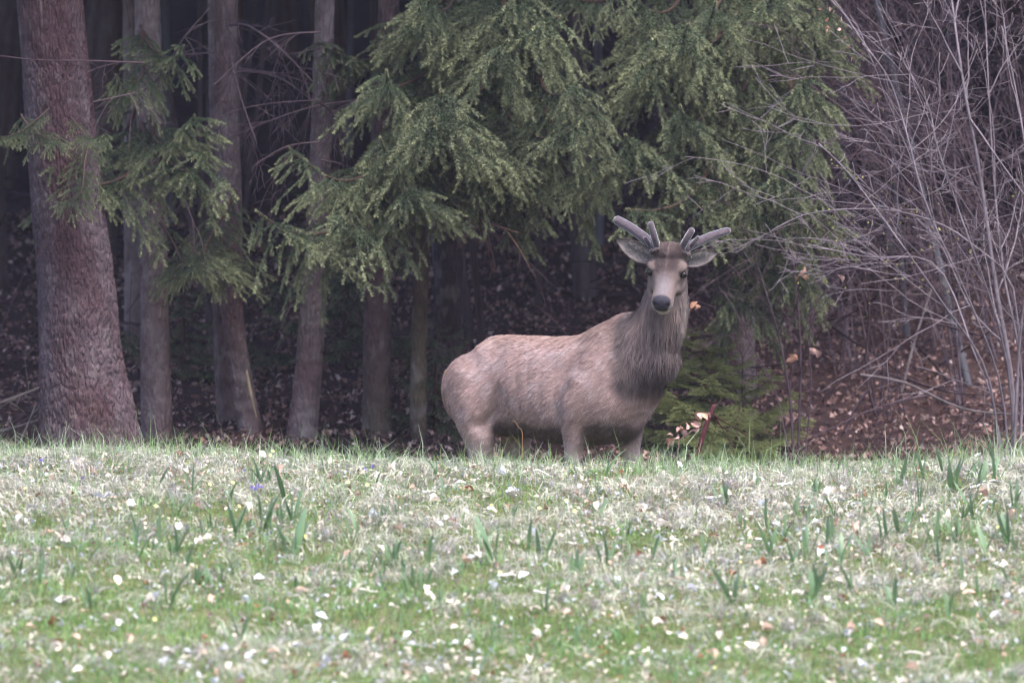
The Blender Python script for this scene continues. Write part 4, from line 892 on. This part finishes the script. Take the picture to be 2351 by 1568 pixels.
# pinkish dead shoot by the stake
dl = empty('dead_leaf_sprig', gb(1575, 42.7), 'low sprig of pinkish dead leaves beside the dark red stake', 'plant')
for k in range(16):
    t = k / 15; p = pt(1530 + 95 * t + random.uniform(-12, 12), 1015 - 55 * t + random.uniform(-16, 14), 42.7); o = bpy.data.objects.new('leaf', HL[1 if k % 3 else 0]); C.objects.link(o); o.parent = dl; o.location = Vector(p) - dl.location
    o.rotation_euler = (random.uniform(0, 3), random.uniform(-1, 1), random.uniform(0, 6)); o.scale = (0.8,) * 3
b = Buf(); tube(b, np.array([gb(1530, 42.7), pt(1560, 1010, 42.7), pt(1625, 962, 42.7)]) - np.array(dl.location), [0.004, 0.003, 0.002], 5, lin(120, 96, 90)); link('stem', b.mesh('sprig_stem'), M_twig, dl)
# yellow-green buds on the far twigs
bdb = Buf(); n = 260; q = np.stack([rng.normal(2080, 130, n), rng.normal(590 - 60, 90, n), rng.uniform(43.6, 45.5, n)], -1); pos = np.stack([(q[:, 0] - MIDX) / PR * q[:, 2], q[:, 2], CAMZ + (HOR - q[:, 1]) / PR * q[:, 2]], -1)
scatter_leaves(bdb, pos, rng.uniform(0.12, 0.28, n), np.tile(np.array(lin(150, 146, 84)), (n, 1)) * rng.uniform(0.6, 1.1, (n, 1)), 9, 1.0)
bo = link('bud', bdb.mesh('buds'), M_leaf, hz); bo.location = -hz.location; tag(bo, kind='stuff')
# ------------------------------------------------------------------ the meadow
M_grass = col_mat('grass', rough=0.6, spec=0.3, transl=0.25)
M_straw = col_mat('straw', rough=0.7, spec=0.25, transl=0.15)
def in_view(n, y0, y1, margin=0.9):
    y = rng.uniform(y0, y1, n); half = 1175.5 / PR * y + margin; return (rng.random(n) * 2 - 1) * half, y

def straw_amount(x, y):
    """where the old grass and leaves lie thick: the upper bank"""
    return np.clip(sstep(31.5, 35.5, y) * 0.42 + 0.5 * (fbm(x * 1.8, y * 1.3, 51) - 0.34) * 2.0 + 0.10 * sstep(0, 2, x), 0.05, 1)

def blades(buf, x, y, L, W, lean, az, bend, c0, c1):
    z = gz(x, y) - 0.004; n = len(x); d = np.stack([np.cos(az), np.sin(az), 0 * az], -1); up = np.array([0, 0, 1.0])
    D1 = nrm(d * lean[:, None] + up); D2 = nrm(d * (lean + bend)[:, None] + up * np.clip(1 - bend * 0.55, -0.8, 1)[:, None])
    S = nrm(np.cross(D1, up + rng.normal(0, 0.8, (n, 3)))); ribbons(buf, np.stack([x, y, z], -1), D1, D2, S, L, W, c0, c1)

# short green sward
n = 176000; x, y = in_view(n, 29.3, 38.3); s = straw_amount(x, y); keep = rng.random(n) < (1.0 - 0.55 * s); x, y, s = x[keep], y[keep], s[keep]; n = len(x)
hue = fbm(x * 2.2, y * 1.6, 61)[:, None]; c = np.array([0.135, 0.235, 0.050]) * (1 - hue) + np.array([0.245, 0.345, 0.10]) * hue; c = c * rng.uniform(0.65, 1.3, (n, 1))
blue = (rng.random(n) < 0.25)[:, None]; c = np.where(blue, c * [0.75, 1.0, 1.7], c)
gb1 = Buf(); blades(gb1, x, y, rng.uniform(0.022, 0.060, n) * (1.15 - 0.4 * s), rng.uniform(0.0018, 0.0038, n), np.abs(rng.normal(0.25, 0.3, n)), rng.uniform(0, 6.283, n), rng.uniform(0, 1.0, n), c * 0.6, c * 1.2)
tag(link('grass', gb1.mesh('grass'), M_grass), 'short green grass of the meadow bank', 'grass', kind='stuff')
# old bleached grass in combed-over tufts
nt_ = 7400; tx, ty = in_view(nt_, 29.6, 38.2); s = straw_amount(tx, ty); k = rng.random(nt_) < s ** 1.1 * 1.25; tx, ty = tx[k], ty[k]; nt_ = len(tx)
per = rng.integers(10, 34, nt_); idx = np.repeat(np.arange(nt_), per); n = len(idx); taz = rng.normal(-1.57, 0.9, nt_)
sp = rng.uniform(0.012, 0.045, nt_)[idx]; x = tx[idx] + rng.normal(0, 1, n) * sp; y = ty[idx] + rng.normal(0, 1, n) * sp * 1.3
az = taz[idx] + rng.normal(0, 0.75, n); tone = rng.uniform(0.75, 1.1, nt_)[idx][:, None] * rng.uniform(0.7, 1.2, (n, 1)); mauve = (rng.random(nt_) < 0.18)[idx][:, None]
c = np.where(mauve, np.array([0.52, 0.45, 0.47]), np.array([0.76, 0.71, 0.58])) * tone
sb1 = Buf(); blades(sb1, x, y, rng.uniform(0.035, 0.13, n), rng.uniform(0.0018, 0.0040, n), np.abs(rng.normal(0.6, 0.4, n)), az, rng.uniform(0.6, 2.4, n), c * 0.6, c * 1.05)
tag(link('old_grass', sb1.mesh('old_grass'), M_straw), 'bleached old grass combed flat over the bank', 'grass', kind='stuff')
# taller blades along the crest
n = 9000; x = rng.uniform(-3.6, 3.6, n); y = rng.normal(37.45, 0.28, n); dens = sstep(0.30, 0.62, fbm(x * 2.4, y * 0.5, 71)); k = rng.random(n) < dens * 0.8 + 0.32; x, y = x[k], y[k]; n = len(x)
tall = 0.6 + 0.8 * fbm(x * 1.7, 0 * x, 72); c = np.array([0.20, 0.30, 0.11]) * rng.uniform(0.6, 1.3, (n, 1)); c = np.where((rng.random(n) < 0.35)[:, None], np.array([0.40, 0.46, 0.32]) * rng.uniform(0.7, 1.2, (n, 1)), c)
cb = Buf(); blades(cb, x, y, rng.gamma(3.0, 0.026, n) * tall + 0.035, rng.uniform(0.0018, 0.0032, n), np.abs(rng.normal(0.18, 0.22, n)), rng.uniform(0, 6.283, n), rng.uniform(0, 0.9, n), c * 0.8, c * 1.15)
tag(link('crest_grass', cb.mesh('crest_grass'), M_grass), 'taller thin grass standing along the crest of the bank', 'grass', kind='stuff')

# scattered longer blades give the sward its upright grain
n = 16000; x, y = in_view(n, 29.6, 38.0); k = rng.random(n) < 0.25 + 0.9 * sstep(0.4, 0.7, fbm(x * 3, y * 2, 97)); x, y = x[k], y[k]; n = len(x)
c = np.array([0.15, 0.25, 0.075]) * rng.uniform(0.6, 1.5, (n, 1)); c = np.where((rng.random(n) < 0.3)[:, None], c * [0.85, 1.0, 1.8], c)
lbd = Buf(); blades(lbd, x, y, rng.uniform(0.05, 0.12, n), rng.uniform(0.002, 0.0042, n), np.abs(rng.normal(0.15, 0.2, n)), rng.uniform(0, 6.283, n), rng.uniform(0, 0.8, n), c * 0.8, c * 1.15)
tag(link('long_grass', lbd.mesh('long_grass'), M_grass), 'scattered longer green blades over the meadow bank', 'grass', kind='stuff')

# ---- fallen leaves: the 300 that show largest are things, the rest one mass
LC = {'cream': lin(224, 210, 194), 'ash': lin(208, 206, 212), 'tan': lin(190, 160, 142), 'rust': lin(150, 98, 72)}
LLAB = {'cream': 'bleached cream dead leaf curled on the meadow bank', 'ash': 'ash-grey weathered dead leaf on the meadow bank', 'tan': 'pinkish tan dead leaf lying on the meadow bank', 'rust': 'rust-orange dead leaf glowing among the meadow grass'}
LG = {'cream': 'cream dead leaves on the meadow', 'ash': 'ash-grey dead leaves on the meadow', 'tan': 'tan dead leaves on the meadow', 'rust': 'rust-orange dead leaves on the meadow'}
LM = {}
for nme, colr in LC.items():
    for k in range(6):
        b = Buf(); V, Q, sh = LS[k]; b.add(V, None, Q, np.array(colr) * sh); me = b.mesh('%s_leaf_%d' % (nme, k)); me.materials.append(M_leaf); LM[nme, k] = me
def lay(o, p, s, tilt=0.5):
    o.location = p; o.rotation_euler = (random.gauss(0, tilt), random.gauss(0, tilt), random.uniform(0, 6.283)); o.scale = (s,) * 3
nl = 8500; x, y = in_view(nl, 29.5, 38.0, 0.5); s = straw_amount(x, y); k = rng.random(nl) < 0.30 + 0.85 * s; x, y = x[k], y[k]; n = len(x)
# leaves gather in drifts
dr = fbm(x * 1.1, y * 0.8, 81); k = rng.random(n) < sstep(0.25, 0.6, dr) * 0.8 + 0.25; x, y = x[k], y[k]; n = len(x)
kind = rng.choice(4, n, p=[0.50, 0.24, 0.20, 0.06]); size = 0.30 + 0.55 * rng.random(n) ** 1.8; names = list(LC)
inside = np.abs(x) < 1175.5 / PR * y * 0.99; order = np.argsort(-(size / y) * inside)[:300]; rest = np.ones(n, bool); rest[order] = False
for i in order:
    nme = names[kind[i]]; o = bpy.data.objects.new('dead_leaf', LM[nme, random.randrange(6)]); C.objects.link(o)
    lay(o, (x[i], y[i], float(gz(x[i], y[i])) + 0.022), size[i]); tag(o, LLAB[nme], 'leaf', LG[nme])
# small fragments join the rest
nf = 24000; fx, fy = in_view(nf, 29.5, 38.2, 0.6); k = rng.random(nf) < (0.22 + 1.1 * straw_amount(fx, fy)) * (0.35 + 0.9 * sstep(0.3, 0.65, fbm(fx * 1.6, fy * 1.1, 83))); fx, fy = fx[k], fy[k]; nf = len(fx)
X = np.concatenate([x[rest], fx]); Y = np.concatenate([y[rest], fy]); S = np.concatenate([size[rest], rng.uniform(0.14, 0.46, nf)])
cl = np.array(list(LC.values()))[np.concatenate([kind[rest], rng.choice(4, nf, p=[0.5, 0.25, 0.18, 0.07])])] * rng.uniform(0.55, 1.1, (len(X), 1))
mb = Buf(); scatter_leaves(mb, np.stack([X, Y, gz(X, Y) + 0.018], -1), S, cl, 12, 0.6)
tag(link('meadow_leaf_litter', mb.mesh('meadow_leaf_litter'), M_leaf), 'pale crumbled leaf litter strewn through the meadow grass', 'leaves', kind='stuff')

# ---- upright shoots of spring bulbs
M_shoot = col_mat('shoot_leaf', rough=0.45, spec=0.4, transl=0.30, noise=0.12, nscale=30, jitter=0.12)
def strap(seed, L, W, lean, bend):
    n = 7; t = np.linspace(0, 1, n); wv = np.interp(t, [0, 0.12, 0.5, 0.85, 1], [0.5, 0.75, 1.0, 0.6, 0.04]) * W / 2
    x_ = lean * t * L + bend * t ** 2.2 * L; z = L * t * (1 - 0.25 * bend * t); r = np.random.default_rng(seed)
    V = []
    for i in range(n):
        for q in (-1, 0, 1): V.append((x_[i] + (0.28 * wv[i] if q == 0 else 0) * -1 , q * wv[i], z[i]))
    V = np.array(V); i = np.arange(n - 1)[:, None] * 3; j = np.arange(2)[None]; Q = np.stack([i + j, i + j + 1, i + 3 + j + 1, i + 3 + j], -1).reshape(-1, 4)
    c = np.array([0.110, 0.190, 0.065]) * (1 - t)[:, None] + np.array([0.155, 0.225, 0.135]) * t[:, None]; c[-1] = (0.20, 0.19, 0.12); c[0] = (0.20, 0.24, 0.12)
    b = Buf(); b.add(V, None, Q, np.repeat(c, 3, 0)); me = b.mesh('strap_leaf_%d' % seed); me.materials.append(M_shoot); return me
STRAP = [strap(k, 0.20, [0.030, 0.036, 0.024, 0.034, 0.028, 0.020][k], [0.05, 0.22, 0.10, 0.32, 0.0, 0.15][k], [0.02, 0.10, 0.25, 0.15, 0.05, 0.5][k]) for k in range(6)]
SHOTS = [(735, 1210, 1.1), (1135, 1295, 1.25), (1245, 1280, 1.0), (1208, 1268, 1.15), (1497, 1292, 1.0), (672, 1280, 1.5), (690, 1240, 1.0), (1755, 1215, 0.9), (1990, 1200, 0.8), (540, 1235, 0.9), (612, 1230, 1.0), (655, 1160, 1.1), (405, 1190, 0.8), (440, 1140, 0.9),
 (318, 1290, 1.1), (198, 1300, 0.7), (365, 1255, 0.8), (405, 1275, 0.9), (815, 1235, 0.9), (805, 1320, 0.8), (850, 1320, 0.9), (935, 1235, 0.6), (985, 1310, 1.0), (1100, 1270, 1.0), (1170, 1200, 0.6), (1368, 1200, 0.7), (1390, 1100, 0.9), (1460, 1130, 0.6),
 (1435, 1240, 0.8), (1385, 1300, 0.9), (1530, 1130, 0.7), (1600, 1210, 0.8), (1680, 1390, 1.0), (1770, 1290, 1.1), (1800, 1250, 1.0), (1825, 1180, 0.7), (1850, 1285, 0.9), (1900, 1260, 0.9), (1925, 1310, 1.0), (2000, 1290, 0.8), (2025, 1250, 0.9), (2070, 1230, 0.8), (2110, 1170, 1.0),
 (2125, 1100, 0.9), (2160, 1090, 1.1), (2190, 1130, 1.0), (2225, 1170, 1.0), (2240, 1210, 0.9), (2285, 1080, 1.2), (2290, 1120, 1.0), (2310, 1260, 1.0), (2260, 1280, 0.9), (2200, 1250, 0.9), (2145, 1260, 1.0), (2330, 1180, 0.9), (2045, 1080, 0.7), (2095, 1060, 0.7), (2015, 1050, 0.6), (1955, 1090, 0.6),
 (1740, 1130, 0.6), (1660, 1160, 0.6), (1625, 1290, 0.7), (1550, 1340, 0.8), (1250, 1410, 0.8), (1130, 1490, 0.8), (390, 1400, 1.1), (520, 1480, 0.8), (550, 1475, 0.9), (735, 1380, 0.7), (200, 1400, 0.7), (90, 1340, 0.8), (40, 1330, 0.7), (1870, 1380, 0.8), (2050, 1400, 0.8), (1960, 1360, 0.8), (1010, 1400, 0.6), (1480, 1420, 0.7), (770, 1130, 0.7), (860, 1130, 0.6), (1000, 1100, 0.7), (280, 1200, 0.6), (150, 1230, 0.6), (540, 1330, 0.7), (2300, 1380, 0.8), (1090, 1555, 0.9), (2180, 1430, 0.8), (1320, 1490, 0.7)]
for k in range(64):
    cx, cy = random.choice([random.uniform(1650, 2350), random.uniform(0, 2350), random.uniform(450, 1000)]), random.uniform(1080, 1380)
    for q in range(random.choice([1, 1, 2, 3])): SHOTS.append((min(max(cx + random.gauss(0, 22), 5), 2345), cy + random.gauss(0, 10), random.uniform(0.4, 0.95)))
for px, py, s in SHOTS:
    p = ground_at(px, py); nlf = random.choice([2, 2, 3, 3, 4]); o = empty('bulb_shoot', p, 'pair of upright green strap leaves sprouting from the meadow' if nlf == 2 else ('tuft of three upright green strap leaves sprouting from the meadow' if nlf == 3 else 'full tuft of four upright green strap leaves in the meadow'),
        'plant', {2: 'two-leaved bulb shoots', 3: 'three-leaved bulb shoots', 4: 'four-leaved bulb shoots'}[nlf])
    a0 = random.choice([0, math.pi]) + random.gauss(0, 0.5)
    for q in range(nlf):
        l = bpy.data.objects.new('leaf', random.choice(STRAP)); C.objects.link(l); l.parent = o; sc = s * random.uniform(0.7, 1.05)
        l.rotation_euler = (random.gauss(0, 0.08), random.gauss(0, 0.06), a0 + q * math.pi + random.gauss(0, 0.5)); l.scale = (sc, sc * random.uniform(0.8, 1.2), sc); l.location = (random.gauss(0, 0.008), random.gauss(0, 0.008), -0.008)

# ---- small flowers
M_petal = col_mat('petal', rough=0.6, spec=0.2, transl=0.3)
def flower_mesh(name, col, heart, r, n=5):
    b = Buf()
    for k in range(n):
        a = k * 2 * math.pi / n; u = np.array([math.cos(a), math.sin(a), 0.25]); s_ = np.array([-math.sin(a), math.cos(a), 0])
        b.add([u * r * 0.12, u * r * 0.7 - s_ * r * 0.40, u * r * 1.05 - s_ * r * 0.15, u * r * 1.05 + s_ * r * 0.15, u * r * 0.7 + s_ * r * 0.40], [(0, 1, 2), (0, 2, 3), (0, 3, 4)], None, col)
    me = b.mesh(name + '_petals'); me.materials.append(M_petal)
    h = Buf(); ball(h, (0, 0, r * 0.15), (r * 0.28, r * 0.28, r * 0.2), n=8); h.c = [np.broadcast_to(np.asarray(heart, float), (len(h.V[0]), 3))]; hm_ = h.mesh(name + '_heart'); hm_.materials.append(M_petal); return me, hm_
st = Buf(); tube(st, [(0, 0, -0.06), (0.004, 0, -0.03), (0, 0, 0)], 0.0016, 5, (0.14, 0.2, 0.07)); STEM = st.mesh('flower_stem'); STEM.materials.append(M_shoot)
PRIM = flower_mesh('cowslip', lin(244, 236, 160), lin(240, 190, 40), 0.015); VIO = flower_mesh('violet', lin(92, 74, 160), lin(60, 40, 110), 0.010); ANE = flower_mesh('anemone', lin(244, 244, 246), lin(220, 214, 150), 0.018, 6)
def flower(name, px, py, FM, label, group, lift=0.055, s=1.0):
    p = ground_at(px, py); o = empty(name, p, label, 'flower', group)
    for nm, me in (('petals', FM[0]), ('heart', FM[1]), ('stem', STEM)):
        c = bpy.data.objects.new(nm, me); C.objects.link(c); c.parent = o; c.location = (0, 0, lift); c.scale = (s,) * 3
        if nm != 'stem': c.rotation_euler = (random.uniform(0.5, 1.3), random.gauss(0, 0.3), random.gauss(0, 0.5))
for px, py in ((628, 1062), (622, 1072), (845, 1140), (1302, 1177), (1320, 1200), (1240, 1195), (480, 1140), (358, 1190), (355, 1452), (548, 1190), (535, 1135), (800, 1135), (610, 1180), (1130, 1188), (2290, 1240), (1640, 1565), (1985, 1565), (1150, 1345), (700, 1260), (450, 1330), (60, 1150), (1700, 1320)):
    flower('cowslip', px + random.uniform(-2, 2), py, PRIM, 'tiny pale yellow cowslip blossom in the meadow grass', 'cowslips in the meadow', s=0.6)
for px, py in ((578, 1138), (586, 1142), (592, 1135), (600, 1138), (838, 1096), (856, 1090), (190, 1118), (562, 1100), (95, 1076)):
    flower('violet', px, py, VIO, 'small purple violet blossom low in the bank', 'violets in the bank', 0.04, 1.0)
for px, py in ((410, 1235), (602, 1066), (300, 1180), (1560, 1090), (2245, 1045), (1900, 1150)):
    flower('anemone', px, py, ANE, 'single white star-shaped blossom in the meadow grass', 'white blossoms in the meadow', 0.05, 1.0)

# ---- bleached broken sticks
STK = []
for k in range(5):
    b = Buf(); rg = np.random.default_rng(300 + k); L = rg.uniform(0.06, 0.11); P = np.stack([np.linspace(-L / 2, L / 2, 6), rg.normal(0, 0.004, 6), rg.normal(0, 0.003, 6)], -1)
    tube(b, P, np.linspace(0.007, 0.004, 6) * rg.uniform(0.7, 1.2), 6, np.array(lin(206, 196, 190)) * rg.uniform(0.85, 1.1))
    if k % 2: tube(b, [P[3], P[3] + [0.02, 0.02, 0.01], P[3] + [0.035, 0.03, 0.012]], [0.004, 0.003, 0.002], 5, lin(200, 190, 182))
    me = b.mesh('stick_%d' % k); me.materials.append(M_twig); STK.append(me)
for k in range(20):
    p = ground_at(random.uniform(20, 2330), random.uniform(1090, 1540)); o = bpy.data.objects.new('broken_stick', random.choice(STK)); C.objects.link(o)
    o.location = (p[0], p[1], p[2] + 0.025); o.rotation_euler = (0, random.gauss(0, 0.12), random.gauss(0, 0.7)); tag(o, 'bleached broken stick lying across the meadow grass', 'stick', 'bleached sticks on the meadow')
# the single curved straw standing before the belly of the stag
b = Buf(); p = np.array([ (1192 - MIDX) / PR * 38.6, 38.6, 0.0]); p[2] = float(gz(p[0], p[1])); P = smooth_path(np.array([p, pt(1200, 1010, 38.6), pt(1190, 980, 38.6), pt(1180, 966, 38.6), pt(1176, 968, 38.6)]), 14) - p
tube(b, P, np.linspace(0.0019, 0.0009, 14), 5, lin(140, 104, 76)); tag(link('dry_stalk', b.mesh('dry_stalk'), M_straw, None, tuple(p)), 'single orange-brown dry stalk curving up before the belly of the stag', 'plant')

# ------------------------------------------------------------------ the air: a thin cool veil between the meadow and the wood
hb_ = Buf(); X0, X1, Y0, Y1, Z0, Z1 = -75, 75, -45, 155, -4.5, 60
hv = np.array([(x, y, z) for z in (Z0, Z1) for y in (Y0, Y1) for x in (X0, X1)], float)
hb_.add(hv, None, [(0, 2, 3, 1), (4, 5, 7, 6), (0, 1, 5, 4), (2, 6, 7, 3), (0, 4, 6, 2), (1, 3, 7, 5)])
mh = bpy.data.materials.new('haze'); mh.use_nodes = True; t = mh.node_tree; t.nodes.clear(); ho = t.nodes.new('ShaderNodeOutputMaterial'); pv = t.nodes.new('ShaderNodeVolumePrincipled')
pv.inputs['Color'].default_value = (0.80, 0.75, 1.0, 1); pv.inputs['Density'].default_value = 0.0003; pv.inputs['Anisotropy'].default_value = 0.0; t.links.new(pv.outputs[0], ho.inputs['Volume'])
tag(link('haze', hb_.mesh('haze', False), mh), kind='stuff')
